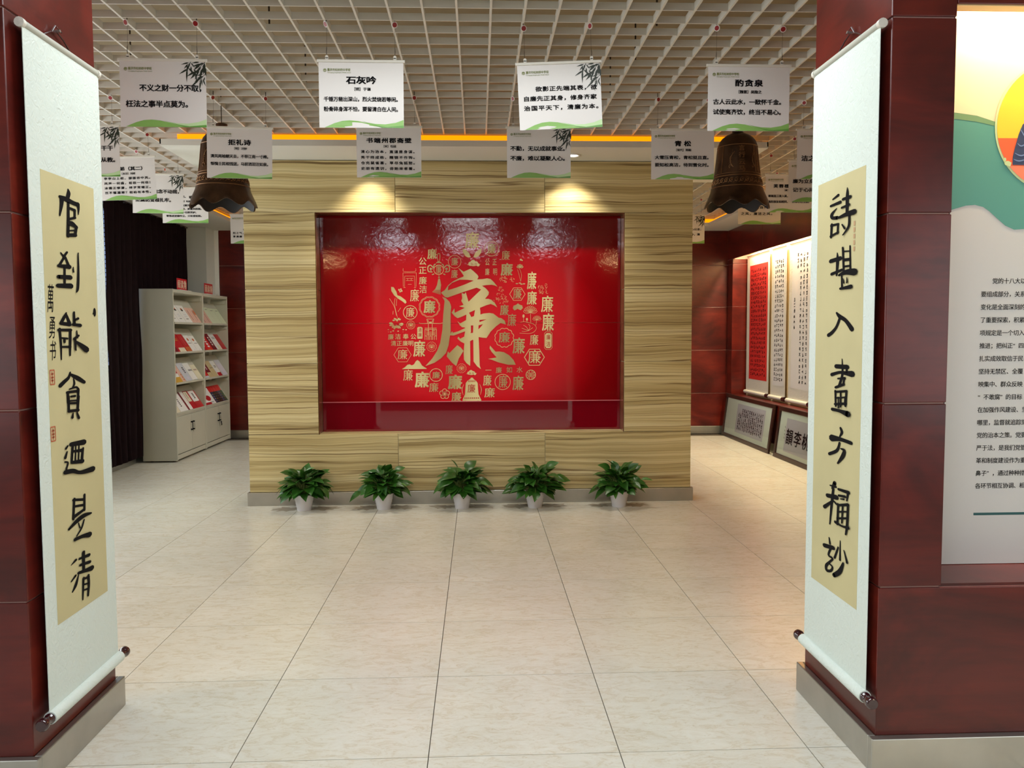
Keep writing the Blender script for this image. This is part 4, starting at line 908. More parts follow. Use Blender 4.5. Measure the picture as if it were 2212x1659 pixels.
placard(1.876, 6.62, 'second row placard with a two-character title left of the right bell', title=('\u9752\u677e', .28, .15, .11), author=('\uff3b\u73b0\u4ee3\uff3d\u9648\u6bc5', .41, .045, .05),
        lines=[('\u5927\u96ea\u538b\u9752\u677e'+CM+'\u9752\u677e\u633a\u4e14\u76f4'+DT, .055, .56, .0755, .078), ('\u8981\u77e5\u677e\u9ad8\u6d01'+CM+'\u5f85\u5230\u96ea\u5316\u65f6'+DT, .055, .71, .0755, .078)], dz=-.018, seed=8)
placard(-2.863, 6.68, 'placard half hidden by the left pillar scroll, two lines under a bamboo spray', lines=[('\u5e72\u5e72', .72, .44, .0915, .10), ('\u767d\u4ece\u6559'+DT, .62, .67, .0915, .10)], bamboo=True, clip0=.3, seed=9, tilt=-.004)
placard(-3.06, 7.90, 'slanting placard over the dark curtain, four lines under a title ending in brackets', title=('\u8d60\u4ece\u5f1f\uff08\u5176\u4e8c\uff09', .27, .095, .09), author=('\uff3b\u4e1c\u6c49\uff3d\u5218\u6862', .385, .045, .05),
        lines=[(a+b, .06, v, .0735, .062) for a, b, v in (('\u4ead\u4ead\u5c71\u4e0a\u677e'+CM, '\u745f\u745f\u8c37\u4e2d\u98ce'+DT, .492), ('\u98ce\u58f0\u4e00\u4f55\u76db'+CM, '\u677e\u679d\u4e00\u4f55\u52b2\uff01', .605), ('\u51b0\u971c\u6b63\u60e8\u51c4'+CM, '\u7ec8\u5c81\u5e38\u7aef\u6b63'+DT, .714), ('\u5c82\u4e0d\u7f79\u51dd\u5bd2\uff1f', '\u677e\u67cf\u6709\u672c\u6027'+DT, .824))], dz=.015, tilt=-.035, clip0=.3, seed=10)
placard(-3.045, 8.60, 'placard before the curtain behind the slanting one, two lines under a bamboo spray', lines=[('\u7406\u60f3\u4fe1\u5ff5\u4e0d\u52a8\u6447'+CM, .215, .44, .095, .105), ('\u62d2\u8150\u9632\u53d8\u6839\u624e\u7262'+DT, .055, .66, .095, .105)], bamboo=True, dz=-.008, tilt=.015, seed=11)
placard(-3.09, 9.50, 'brightly lit placard behind the left bell above the bookcases, four lines', title=('\u535c\u7b97\u5b50\u00b7\u548f\u6885', .27, .09, .09), author=('\uff3b\u5b8b\uff3d\u9646\u6e38', .385, .045, .05),
        lines=[(a, .08, v, .058, .060) for a, v in (('\u9a7f\u5916\u65ad\u6865\u8fb9'+CM+'\u5bc2\u5bde\u5f00\u65e0\u4e3b'+DT, .50), ('\u5df2\u662f\u9ec4\u660f\u72ec\u81ea\u6101'+CM+'\u66f4\u7740\u98ce\u548c\u96e8'+DT, .60), ('\u65e0\u610f\u82e6\u4e89\u6625'+CM+'\u4e00\u4efb\u7fa4\u82b3\u5992'+DT, .70), ('\u96f6\u843d\u6210\u6ce5\u78be\u4f5c\u5c18'+CM+'\u53ea\u6709\u9999\u5982\u6545'+DT, .80))], dz=.014, seed=12)
placard(-2.92, 11.48, 'farthest placard on the left, cut off by the edge of the wood striped wall', lines=[('\u4f0d', .33, .52, .09, .085), ('\u70c8\u4e4b\u6c14'+CM, .055, .64, .085, .075), ('\u4eab\u6e05\u5ec9', .055, .76, .085, .075)], seed=13)
placard(3.155, 11.48, 'farthest placard on the right with bamboo spray, cut off by the wood striped wall', lines=[('\u5fc3\u516c\u8a00'+CM, .62, .50, .085, .085), ('\u4ee4'+CM+'\u6e05', .62, .68, .085, .085)], bamboo=True, clip0=.3, seed=14)
placard(3.54, 9.60, 'low placard under the right bell in front of the far wood panelling', lines=[('\u5ec9\u6d01\u4ece\u4eba\u81ea\u5f8b', .10, .50, .10, .085), ('\u4e4b\u98ce'+CM+'\u5ec9\u6d01\u4e4b\u98ce'+DT, .06, .69, .10, .085)], dz=.02, seed=15)
placard(3.53, 8.65, 'placard right of the bell lip with a title of five characters over two long lines', title=('\u8299\u84c9\u697c\u9001\u8f9b\u6e10', .30, .115, .095), author=('\uff3b\u5510\uff3d\u738b\u660c\u9f84', .41, .045, .05),
        lines=[('\u5bd2\u96e8\u8fde\u6c5f\u591c\u5165\u5434'+CM+'\u5e73\u660e\u9001\u5ba2\u695a\u5c71\u5b64'+DT, .055, .565, .0565, .072), ('\u6d1b\u9633\u4eb2\u53cb\u5982\u76f8\u95ee'+CM+'\u4e00\u7247\u51b0\u5fc3\u5728\u7389\u58f6'+DT, .055, .715, .0565, .072)], dz=.018, seed=16)
placard(3.49, 7.90, 'placard beside the right pillar scroll, two lines starting high on the sheet', lines=[('\u5ec9\u4e3a\u7acb\u8eab\u4e4b\u672c', .08, .50, .105, .105), ('\u8bb0\u4e8e\u5fc3\u95f4', .08, .71, .105, .105)], dz=.01, seed=17)
placard(3.09, 6.68, 'placard hanging highest beside the right pillar scroll, only two large characters in view', lines=[('\u6d01\u4e4b', .07, .58, .11, .12)], dz=.0, seed=18)

# ------------------------------------------------------------------ bronze bells
def bell(cx, cy, label, turn=0.0):
    t = empty('bronze_bell', (cx, cy, 2.83), label, 'bell', 'bronze bells hanging below the ceiling')
    prof = [(.268, 0), (.262, .022), (.249, .050), (.236, .080), (.222, .115), (.213, .150), (.206, .185), (.199, .225), (.193, .262), (.186, .31), (.180, .36), (.175, .41), (.170, .46), (.163, .505), (.150, .540), (.128, .568), (.098, .590), (.072, .602), (.052, .612)]
    n = 96
    def pt_(r, h, a, inner=0):
        w = max(0.0, 1-h/.13); lob = math.cos(8*a+turn)
        return (cx+(r+.010*w*w*lob-inner)*math.cos(a), cy+(r+.010*w*w*lob-inner)*math.sin(a), 2.83+h-.024*w*lob)
    rows = [[pt_(r, h, 2*math.pi*k/n) for k in range(n)] for r, h in prof]
    inn = [[pt_(r, h if i < 15 else h-.012, 2*math.pi*k/n, .012) for k in range(n)] for i, (r, h) in enumerate(prof)]
    m = MB(); m.grid(rows, 0, True); m.grid([inn[0], rows[0]], 0, True); m.grid(inn[::-1], 1, True); m.face(rows[-1]); m.face(inn[-1][::-1], 1); m.build('bell_body', [M_bronze, M_bronze_shade], t)
    R = lambda h: next(prof[i][0]+(prof[i+1][0]-prof[i][0])*(h-prof[i][1])/(prof[i+1][1]-prof[i][1]) for i in range(len(prof)-1) if prof[i][1] <= h <= prof[i+1][1])
    def on(a, h, off=.002): return (cx+(R(h)+off)*math.cos(a), cy+(R(h)+off)*math.sin(a), 2.83+h)
    for h, r in ((.148, .0038), (.235, .0038), (.490, .0036), (.255, .0022)):
        m = MB(); rows_ = []
        for q in range(6):
            b = 2*math.pi*q/6; rows_.append([(cx+(R(h)+r*math.cos(b))*math.cos(2*math.pi*k/n), cy+(R(h)+r*math.cos(b))*math.sin(2*math.pi*k/n), 2.83+h+r*math.sin(b)) for k in range(n)])
        m.grid(rows_+[rows_[0]], 0, True); m.build('raised_band', M_bronze_l, t)
    m = MB(); ns = 30
    for k in range(ns):
        a0 = 2*math.pi*k/ns; pts = []
        for q in range(13):
            tt = q/12; rr = .021*(1-tt*.8); an = tt*8.0+.6; pts.append(on(a0+rr*math.cos(an)/.21, .192+rr*math.sin(an)*1.05, .0015))
        pts = [on(a0-.14, .172, .0015)]+pts
        m.tube(pts, .0032, 5)
    o = m.build('scroll_wave_frieze', M_bronze_l, t)
    m = MB()
    for a0 in (-math.pi/2-.62, -math.pi/2+.42, math.pi/2-.5, math.pi/2+.5):
        for s in (1,):
            pts = [on(a0+.15-.30*math.sin(q*.42)*(.6 if q > 4 else .5), .30+.016*q, .002) for q in range(9)]; m.tube(pts, .0042, 5)
            m.tube([on(a0+.07*math.cos(q*.8)*(1-q/11), .305+.022*math.sin(q*.8)*(1-q/11), .002) for q in range(9)], .003, 5)
            for q in range(5): m.tube([on(a0-.05+.04*q*.3, .33+.018*q, .002), on(a0+.04+.03*q*.3, .352+.018*q, .002), on(a0+.08+.02*q*.3, .372+.018*q, .002)], .0024, 4)
    m.build('flame_relief', M_bronze_l, t)
    m = MB()
    for a in (-math.pi/2+.56, -math.pi/2+.60, -math.pi/2+.95, -math.pi/2+.99, -math.pi/2-1.05, -math.pi/2-1.01): m.tube([on(a, h) for h in (.262, .30, .36, .42, .47, .488)], .0022, 4)
    m.build('panel_border', M_bronze_l, t)
    m = MB()
    def bp(a0, h0): return lambda u, v: on(a0+u/.18, h0+v, .0028)
    for ch, h in zip('\u8a00\u884c\u4e91\u9a6c', (.455, .398, .340, .283)): put_char(m, ch, bp(-math.pi/2-.10, h), 0, 0, .050, .044, .02)
    for q, ch in enumerate('\u9e23\u5ddd\u653f\u5bcc\u90a6'): put_char(m, ch, bp(-math.pi/2+.775, .462-.044*q), 0, 0, .030, .036, -.01)
    m.build('inscription', M_bronze_l, t)
    m = MB(); m.lathe([(.050, .605), (.045, .625), (.043, .645), (.047, .655), (.045, .665), (.02, .67)], (cx, cy, 2.83), n=24); m.build('crown', M_bronze, t)
    m = MB(); m.tube([(cx, cy, 3.495), (cx, cy, 3.80)], .004, 8); m.build('hanger', M_wire, t)
bell(-1.89, 6.96, 'dark bronze bell with wavy lip, partly hidden behind a verse placard, left side')
bell(2.430, 6.96, 'brown bronze bell with wavy lip and raised inscription, fully visible beside the right aisle', .6)

# ------------------------------------------------------------------ potted pothos along the feature wall
def leaf_mesh(name, l, w, droop, mat, fold=.16):
    rows = []
    shp = [(0, .02), (.06, .34), (.18, .47), (.36, .50), (.56, .42), (.76, .25), (.90, .10), (1, .0)]
    for (t_, hw) in shp:
        y = l*t_; z = -droop*l*t_*t_
        rows.append([(-hw*w, y-(.05*l if t_ < .1 else 0), z+fold*hw*w), (-hw*w*.5, y, z+fold*hw*w*.35), (0, y, z), (hw*w*.5, y, z+fold*hw*w*.35), (hw*w, y-(.05*l if t_ < .1 else 0), z+fold*hw*w)])
    m = MB(); m.grid(rows); return m.mesh(name, mat)
LEAVES = [leaf_mesh('leaf', .125, .098, .30, M_leaf), leaf_mesh('leaf', .108, .082, .12, M_leaf, .3), leaf_mesh('leaf', .14, .100, .55, M_leaf), leaf_mesh('leaf', .10, .05, .2, M_leafl, .5)]
def potted(cx, cy, seed, label, wet):
    rd = random.Random(seed)
    t = empty('potted_pothos', (cx, cy, 0), label, 'potted plant', 'potted pothos along the wood striped wall')
    prof = [(.068, 0), (.071, .004), (.073, .030), (.0775, .034), (.079, .060), (.083, .064), (.085, .092), (.089, .096), (.093, .148), (.0965, .152), (.0965, .162), (.091, .162), (.088, .15), (.084, .135)]
    m = MB(); m.lathe(prof, (cx, cy, 0), n=32, cap=False); m.face([(cx+.068*math.cos(2*math.pi*k/32), cy+.068*math.sin(2*math.pi*k/32), 0) for k in range(32)][::-1]); m.build('pot', M_pot, t)
    m = MB(); m.lathe([(.085, .136), (.05, .142)], (cx, cy, 0), n=20); m.build('soil', M_soil, t)
    stems = MB(); N = 118
    for k in range(N):
        f = (k+.5)/N; el = math.radians(-18+100*(1-f)**.9); az = k*2.39996+rd.uniform(-.25, .25)
        R_ = .160+rd.uniform(-.03, .04)
        if k % 4 == 3: R_ *= .62
        if k % 11 == 4: R_ += .05
        out = Vector((math.cos(az)*math.cos(el)*1.15, math.sin(az)*math.cos(el)*.86, math.sin(el)*.92+.12))
        base = Vector((cx+.03*math.cos(az), cy+.03*math.sin(az), .14)); tip = Vector((cx, cy, .195))+out*R_*(.62+.42*rd.random())
        tip.z = max(tip.z, .115); back = tip.y > cy+.05; tip.y = min(tip.y, cy+.085)
        mid = (base+tip)/2+Vector((0, 0, .05)); stems.tube([base, mid, tip], .0026, 4)
        d = (Vector((math.cos(az), math.sin(az), 0))*(.9*math.cos(el)+.35)+Vector((0, 0, math.sin(el)*.8-.25+rd.uniform(-.3, .35)))).normalized()
        if back: d = Vector((d.x, min(d.y, .25), d.z+.2)).normalized()
        lo = bpy.data.objects.new('leaf', LEAVES[(k*7+seed) % 3 if k % 9 else 3]); col.objects.link(lo); lo.parent = t
        up = (Vector((0, 0, 1))+Vector((rd.uniform(-.5, .5), rd.uniform(-.9, .1), 0))).normalized(); x = d.cross(up).normalized(); z = x.cross(d)
        s = rd.uniform(.78, 1.12)
        lo.matrix_local = Matrix(((x.x*s, d.x*s, z.x*s, (tip.x-cx)*S), (x.y*s, d.y*s, z.y*s, (tip.y-cy)*S), (x.z*s, d.z*s, z.z*s, tip.z*S), (0, 0, 0, 1)))
    stems.build('stems', M_stem, t)
    for s in (-1, 1):
        m = MB(); c0 = (cx+s*.19, cy+.05); pts = []
        for k in range(22):
            a = 2*math.pi*k/22; r = (.15 if k % 2 else .105)*rd.uniform(.6, 1.2)*wet; pts.append((c0[0]+r*math.cos(a)*1.15, min(c0[1]+r*math.sin(a)*.75, 8.377), .0006+.0001*(s > 0)))
        m.face(pts); m.build('water_mark', M_wet, floor)
ORD = ['leftmost', 'second', 'middle', 'fourth', 'rightmost']
POTN = ['pothos in white pot, long leaf reaching left, near the wall\'s left end', 'pothos in white pot, second from the left wall end', 'pothos in white pot at the middle of the five', 'pothos in white pot, second from the right end', 'pothos in white pot, set apart at the right end']
for k, (x, y) in enumerate(((-1.537, 8.17), (-.744, 8.18), (.043, 8.17), (.780, 8.165), (1.634, 8.155))):
    potted(x, y, k+1, POTN[k], 1.0 if k < 4 else .9)

# ------------------------------------------------------------------ poster in the lit niche on the right
po = empty('wall_poster', (3.4, PYB, PZ0), 'pale poster with teal waves, round photo and black text in the lit niche', 'poster')
yp = PYB-.006
MB().box(PX0+.002, 4.99, yp, PYB-.0005, PZ0+.002, 3.298).build('print_board', M_pgrey, po)
PP = lambda off: (lambda u, v: (u, yp-off, v))
m = MB(); m.face([PP(.0006)(*p) for p in [(PX0+.002, 3.29), (4.99, 3.29), (4.99, 2.40), (2.80, 2.40), (2.55, 2.55), (2.40, 2.62), (2.31, 2.653), (2.22, 2.665), (PX0+.002, 2.672)]]); m.build('cream_field', plain('poster_cream', (236, 218, 176), .5), po)  # upper cream put into the colour
m = MB(); m.face([PP(.0012)(*p) for p in [(PX0+.002, 2.672), (2.15, 2.672), (2.221, 2.665), (2.304, 2.654), (2.382, 2.630), (2.50, 2.58), (2.8, 2.45), (4.99, 2.45), (4.99, 2.25), (2.75, 2.26), (2.62, 2.215), (2.523, 2.186), (2.48, 2.183), (2.441, 2.200), (2.401, 2.233), (2.37, 2.260), (2.342, 2.278), (2.307, 2.286), (2.269, 2.283), (2.223, 2.270), (PX0+.002, 2.22)]]); m.build('teal_wave', M_pgreen, po)
m = MB(); m.face([PP(.0018)(*p) for p in [(PX0+.002, 2.672), (2.15, 2.672), (2.221, 2.665), (2.304, 2.654), (2.382, 2.630), (2.381, 2.613), (2.304, 2.629), (2.222, 2.639), (PX0+.002, 2.642)]])
m.build('sage_wave', M_pgreen2, po)
RC = (2.659, 2.613)
m = MB(); put_disc(m, PP(.0024), RC[0], RC[1], .277, 64); m.build('photo_rim', M_pmint, po)
m = MB(); put_disc(m, PP(.0030), RC[0], RC[1], .268, 64); m.build('photo_backdrop', M_pyellow, po)
def seg(z0, z1, off, mat, name):
    n = 16; L = []; R_ = []
    for k in range(n+1):
        z = z0+(z1-z0)*k/n; h = math.sqrt(max(0, .268**2-(z-RC[1])**2)); L.append((RC[0]-h, z)); R_.append((RC[0]+h, z))
    m = MB(); m.face([PP(off)(*p) for p in L+R_[::-1]]); m.build(name, mat, po)
seg(2.448, 2.562, .0034, M_porange, 'photo_backdrop'); seg(2.346, 2.448, .0036, M_pcoral, 'photo_table')
m = MB(); m.face([PP(.0042)(*p) for p in [(2.60, 2.66), (2.52, 2.636), (2.500, 2.618), (2.484, 2.577), (2.469, 2.519), (2.462, 2.485), (2.462, 2.452), (2.60, 2.449), (2.72, 2.449), (2.72, 2.66)]]); m.build('photo_sleeve', M_navy, po)
m = MB()
for a, b, c in (((2.47, 2.50), (2.50, 2.49), (2.54, 2.51)), ((2.465, 2.475), (2.49, 2.468), (2.53, 2.478)), ((2.48, 2.54), (2.50, 2.53), (2.54, 2.56)), ((2.49, 2.60), (2.51, 2.57), (2.53, 2.55))):
    put_stroke(m, PP(.0048), [(a[0], a[1], .002), (b[0], b[1], .005), (c[0], c[1], .002)])
m.build('sleeve_folds', plain('photo_blue_fold', (110, 134, 176), .5), po)
m = MB(); put_disc(m, PP(.0046), 2.440, 2.458, .014, 16, ry=.7); put_disc(m, PP(.0046), 2.428, 2.474, .006, 12, ry=1.2); put_poly(m, [(2.43, 2.462), (2.457, 2.462), (2.453, 2.446), (2.441, 2.446)], PP(.0048)); m.build('photo_cup', M_pmint, po)
LN = ['\u515a\u7684\u5341\u516b\u5927\u4ee5', '\u8981\u7ec4\u6210\u90e8\u5206\uff0c\u5173\u7cfb', '\u53d8\u5316\u662f\u5168\u9762\u6df1\u523b\u7684', '\u4e86\u91cd\u8981\u63a2\u7d22\uff0c\u79ef\u7d2f', '\u9879\u89c4\u5b9a\u662f\u4e00\u4e2a\u5207\u5165',
      '\u63a8\u8fdb\uff1b\u628a\u7ea0\u6b63\u201c\u56db', '\u624e\u5b9e\u6210\u6548\u53d6\u4fe1\u4e8e\u6c11', '\u575a\u6301\u65e0\u7981\u533a\u3001\u5168\u8986', '\u6620\u96c6\u4e2d\u3001\u7fa4\u4f17\u53cd\u6620', '\u201c\u4e0d\u6562\u8150\u201d\u7684\u76ee\u6807',
      '\u5728\u52a0\u5f3a\u4f5c\u98ce\u5efa\u8bbe\u3001\u575a', '\u54ea\u91cc\uff0c\u76d1\u7763\u5c31\u8ffd\u8e2a\u5230', '\u515a\u7684\u6cbb\u672c\u4e4b\u7b56\u3002\u515a\u8981', '\u4e25\u4e8e\u6cd5\uff0c\u662f\u6211\u4eec\u515a\u7ba1', '\u9769\u548c\u5236\u5ea6\u5efa\u8bbe\u4f5c\u4e3a\u91cd',
      '\u9f3b\u5b50\u201d\uff0c\u901a\u8fc7\u79cd\u79cd\u63aa', '\u5404\u73af\u8282\u76f8\u4e92\u534f\u8c03\u3001\u76f8']
for k, s in enumerate(LN):
    m = MB(); put_line(m, s, PP(.0008), 2.3935 if k == 0 else 2.3455, 1.968-.0546*k-(.001 if k else 0), .0243, .0225, .98, .012)
    m.build('text_line', M_black, po)
m = MB(); m.face([PP(.0008)(*p) for p in [(2.342, .966), (4.6, .966), (4.6, .977), (2.342, .977)]]); m.build('teal_rule', M_pdark, po)

# ------------------------------------------------------------------ scrolls in the right wall niche
LAYER_AXIS[:] = [0, -1]
def small_scroll(ya, yb, label, cols, rows, paper, v0, v1, u0, u1, seed, cloth, ink=M_ink, ragged=False):
    xs = 4.755
    t = empty('wall_scroll', (xs, (ya+yb)/2, 3.03), label, 'hanging scroll', 'calligraphy scrolls in the lit wall niche')
    MB().box(xs, xs+.002, yb, ya, .765, 3.03).build('mounting_cloth', cloth, t)
    Q = lambda off: (lambda u, v: (xs-off, ya-(ya-yb)*u, v))
    if paper:
        m = MB(); m.face([Q(.0008)(u0, v0), Q(.0008)(u1, v0), Q(.0008)(u1, v1), Q(.0008)(u0, v1)][::-1]); m.build('paper', paper, t)
    rd = random.Random(seed); m = MB(); W = (ya-yb)
    for c in range(cols):
        k0, k1 = 0, rows
        if ragged and c == 0: k0, k1 = rows//3, int(rows*.62)
        if ragged and c == 1: k0, k1 = (0, 3)
        for r in range(k0, k1):
            u = u0+(u1-u0)*(.08+.84*(c+.5)/cols)+rd.uniform(-.004, .004); v = v1-(v1-v0)*(.03+.94*(r+.5)/rows); h = (v1-v0)/rows*.30; w = min(h*1.0, .36*(u1-u0)*W/cols)
            for s in range(4):
                a = rd.choice([(-1, .6, 1, .8), (-.2, 1, -.3, -1), (.4, .9, .6, -.9), (-1, -.2, 1, 0), (-.8, -1, .9, -.8), (0, .4, -1, -.8), (0, .2, 1, -.9)])
                put_stroke(m, lambda x, y: Q(.0018)(x/W, y), [(u*W+a[0]*w, v+a[1]*h, .013), (u*W+a[2]*w, v+a[3]*h, .008)], smooth=False, ends=False)
    m.build('calligraphy', ink, t)['kind'] = 'stuff'
    m = MB(); m.tube([(xs-.004, yb, 3.035), (xs-.004, ya, 3.035)], .012, 10); m.build('top_rail', M_silk_r, t)
    m = MB(); m.tube([(xs-.02, yb+.03, .765), (xs-.02, ya-.01, .765)], .030, 14); m.build('roller', M_silk_r, t)
    m = MB(); m.tube([(xs-.02, yb-.035, .765), (xs-.02, yb+.03, .765)], .034, 14); m.build('roller_knob', M_knob, t)
    m = MB(); m.lathe([(.016, 0), (.016, .004)], (0, 0, 0), n=4)
small_scroll(13.66, 12.60, 'calligraphy scroll with a tall red sheet, farthest in the lit niche', 9, 24, M_redpaper, .985, 2.86, .13, .93, 1, M_silk_r)
small_scroll(12.50, 11.90, 'narrow white calligraphy scroll with five dense text columns next to the red one', 5, 25, M_xuan, .95, 2.92, .16, .90, 2, M_silk_r)
small_scroll(11.78, 10.95, 'white calligraphy scroll in the lit niche nearest the right pillar, ragged columns', 5, 24, M_xuan, .95, 2.95, .12, .90, 3, M_silk_r, ragged=True)

# ------------------------------------------------------------------ framed calligraphy leaning on the right wall
M_mat = plain('grey_green_mount', (226, 232, 212), .7)
M_glaze = None
gm, gnt, gp = new_mat('picture_glass'); gp.inputs['Base Color'].default_value = (1, 1, 1, 1); gp.inputs['Roughness'].default_value = .02
gp.inputs['Transmission Weight'].default_value = 1.0; gp.inputs['IOR'].default_value = 1.45; gp.inputs['Alpha'].default_value = 1.0
gt = gnt.nodes.new('ShaderNodeBsdfTransparent'); gg = gnt.nodes.new('ShaderNodeBsdfGlossy'); gg.inputs['Roughness'].default_value = .02
gf = gnt.nodes.new('ShaderNodeFresnel'); gf.inputs['IOR'].default_value = 1.5; gx_ = gnt.nodes.new('ShaderNodeMixShader')
gnt.links.new(gf.outputs[0], gx_.inputs[0]); gnt.links.new(gt.outputs[0], gx_.inputs[1]); gnt.links.new(gg.outputs[0], gx_.inputs[2])
gnt.links.new(gx_.outputs[0], gnt.nodes['Material Output'].inputs['Surface'])
def framed(ya, yb, label, kind, sheet, xb=4.398, xt=4.488, H=.722):
    t = empty('framed_calligraphy', (xb, (ya+yb)/2, 0), label, 'picture frame', 'framed calligraphy leaning on the right wall')
    dx, dz = xt-xb, math.sqrt(H*H-(xt-xb)**2); W = ya-yb; e = Vector((dx/H, 0, dz/H)); nrm = Vector((-dz/H, 0, dx/H))
    def Q(u, h, off=0.0):   # u metres from the far end, h metres up the frame
        p = Vector((xb, ya-u, 0))+e*h+nrm*off; return (p.x, p.y, p.z)
    def bar(u0, u1, h0, h1, o0, o1, m):
        b = len(m.v); m.v += [Q(u, h, o) for o in (o0, o1) for h in (h0, h1) for u in (u0, u1)]
        for q in ((0, 1, 3, 2), (4, 6, 7, 5), (0, 4, 5, 1), (2, 3, 7, 6), (0, 2, 6, 4), (1, 5, 7, 3)): m.f.append(tuple(b+i for i in q)); m.mi.append(0); m.sm.append(False)
    fw = .062
    for (a, b, c, d) in ((0, W, 0, fw), (0, W, H-fw, H), (0, fw, fw, H-fw), (W-fw, W, fw, H-fw)):
        m = MB(); bar(a, b, c, d, -.02, .012, m); bevel(m.build('frame_rail', M_wood_dark, t), .006, 2)
    m = MB(); bar(fw, W-fw, fw, H-fw, -.016, -.010, m); m.build('mount_board', M_mat, t)
    m = MB(); s = sheet; m.face([Q(s[0], s[2], -.009), Q(s[1], s[2], -.009), Q(s[1], s[3], -.009), Q(s[0], s[3], -.009)]); m.build('paper', M_xuan, t)
    rd = random.Random(5); m = MB(); QQ = lambda u, v: Q(u, v, -.0078)
    if kind == 0:
        for c in range(14):
            rows = range(5) if c > 1 else range(1, 5)
            for r in rows:
                u = s[0]+(s[1]-s[0])*(.06+.90*(c+.5)/14); v = s[3]-(s[3]-s[2])*(.14+.80*(r+.5)/5.3)-.0*c; h, w = .034, .026
                for q in range(5):
                    a = rd.choice([(-1, .6, 1, .8), (-.2, 1, -.3, -1), (.4, .9, .6, -.9), (-1, -.2, 1, 0), (-.8, -1, .9, -.8), (0, .4, -1, -.8), (0, .2, 1, -.9)])
                    put_stroke(m, QQ, [(u+a[0]*w, v+a[1]*h, .012), (u+a[2]*w, v+a[3]*h, .008)], smooth=False, ends=False)
    else:
        LAYER_AXIS[:] = [0, -1]
        for ch, u, h in (('\u97fb', .46, .22), ('\u674e', .74, .22), ('\u6843', 1.02, .22), ('\u6ee1', 1.32, .2)): put_char(m, ch, QQ, u, .33, h, h*.9, .03)
        for k in range(4): put_stroke(m, QQ, [(.27, .46-.05*k, .01), (.285, .44-.05*k, .008)], smooth=False)
    m.build('calligraphy', M_ink, t)
    m = MB(); m.face([Q(fw, fw, -.003), Q(W-fw, fw, -.003), Q(W-fw, H-fw, -.003), Q(fw, H-fw, -.003)]); m.build('glass', gm, t)
framed(13.83, 11.56, 'dark wood frame with a dense block of small calligraphy, farther along the right wall', 0, (.62, 1.92, .13, .60))
framed(11.36, 9.10, 'dark wood frame with a few large characters, partly hidden by the right pillar scroll', 1, (.30, 1.9, .12, .58))

# ------------------------------------------------------------------ curtains on the left
def curtain(x, ya, yb, z0, z1, label, seed, amp=.035, nf=9, gather=0.0):
    t = empty('curtain', (x, (ya+yb)/2, z0), label, 'curtain'); rd = random.Random(seed); n = nf*12
    fr = [rd.uniform(.7, 1.3) for _ in range(nf+2)]
    rows = []
    for j in range(15):
        h = j/14; z = z0+(z1-z0)*h; row = []
        for i in range(n+1):
            u = i/n; k = u*nf; y = ya+(yb-ya)*u+(.02*math.sin(9*h+u*17)); y = y+(ya-y)*0+gather*(h)*(u)*.3
            a = amp*(1-.25*h)*fr[int(k)]
            row.append((x+a*math.sin(2*math.pi*k)+.25*a*math.sin(4*math.pi*k+3*h)+.004*math.sin(20*h+k), y, z+(.012*math.sin(2*math.pi*k) if j == 0 else 0)))
        rows.append(row)
    m = MB(); m.grid(rows); m.grid([[(p[0]-.004, p[1], p[2]) for p in r] for r in rows[::-1]]); m.build('drape', M_curtain, t)
    m = MB(); m.tube([(x, min(ya, yb)-.05, z1+.008), (x, max(ya, yb)+.05, z1+.008)], .012, 8); m.build('curtain_track', M_wire, t)
curtain(-4.38, 10.35, 11.325, .10, 3.485, 'dark plum curtain hanging to the floor in front of the grey bookcase side', 1, .032, 6)
curtain(-4.50, 11.40, 13.58, .16, 3.485, 'dark plum curtain hanging behind and above the grey bookcases', 2, .040, 11, -.1)
M_drape_blue = plain('slate_drape', (70, 74, 88), .6)

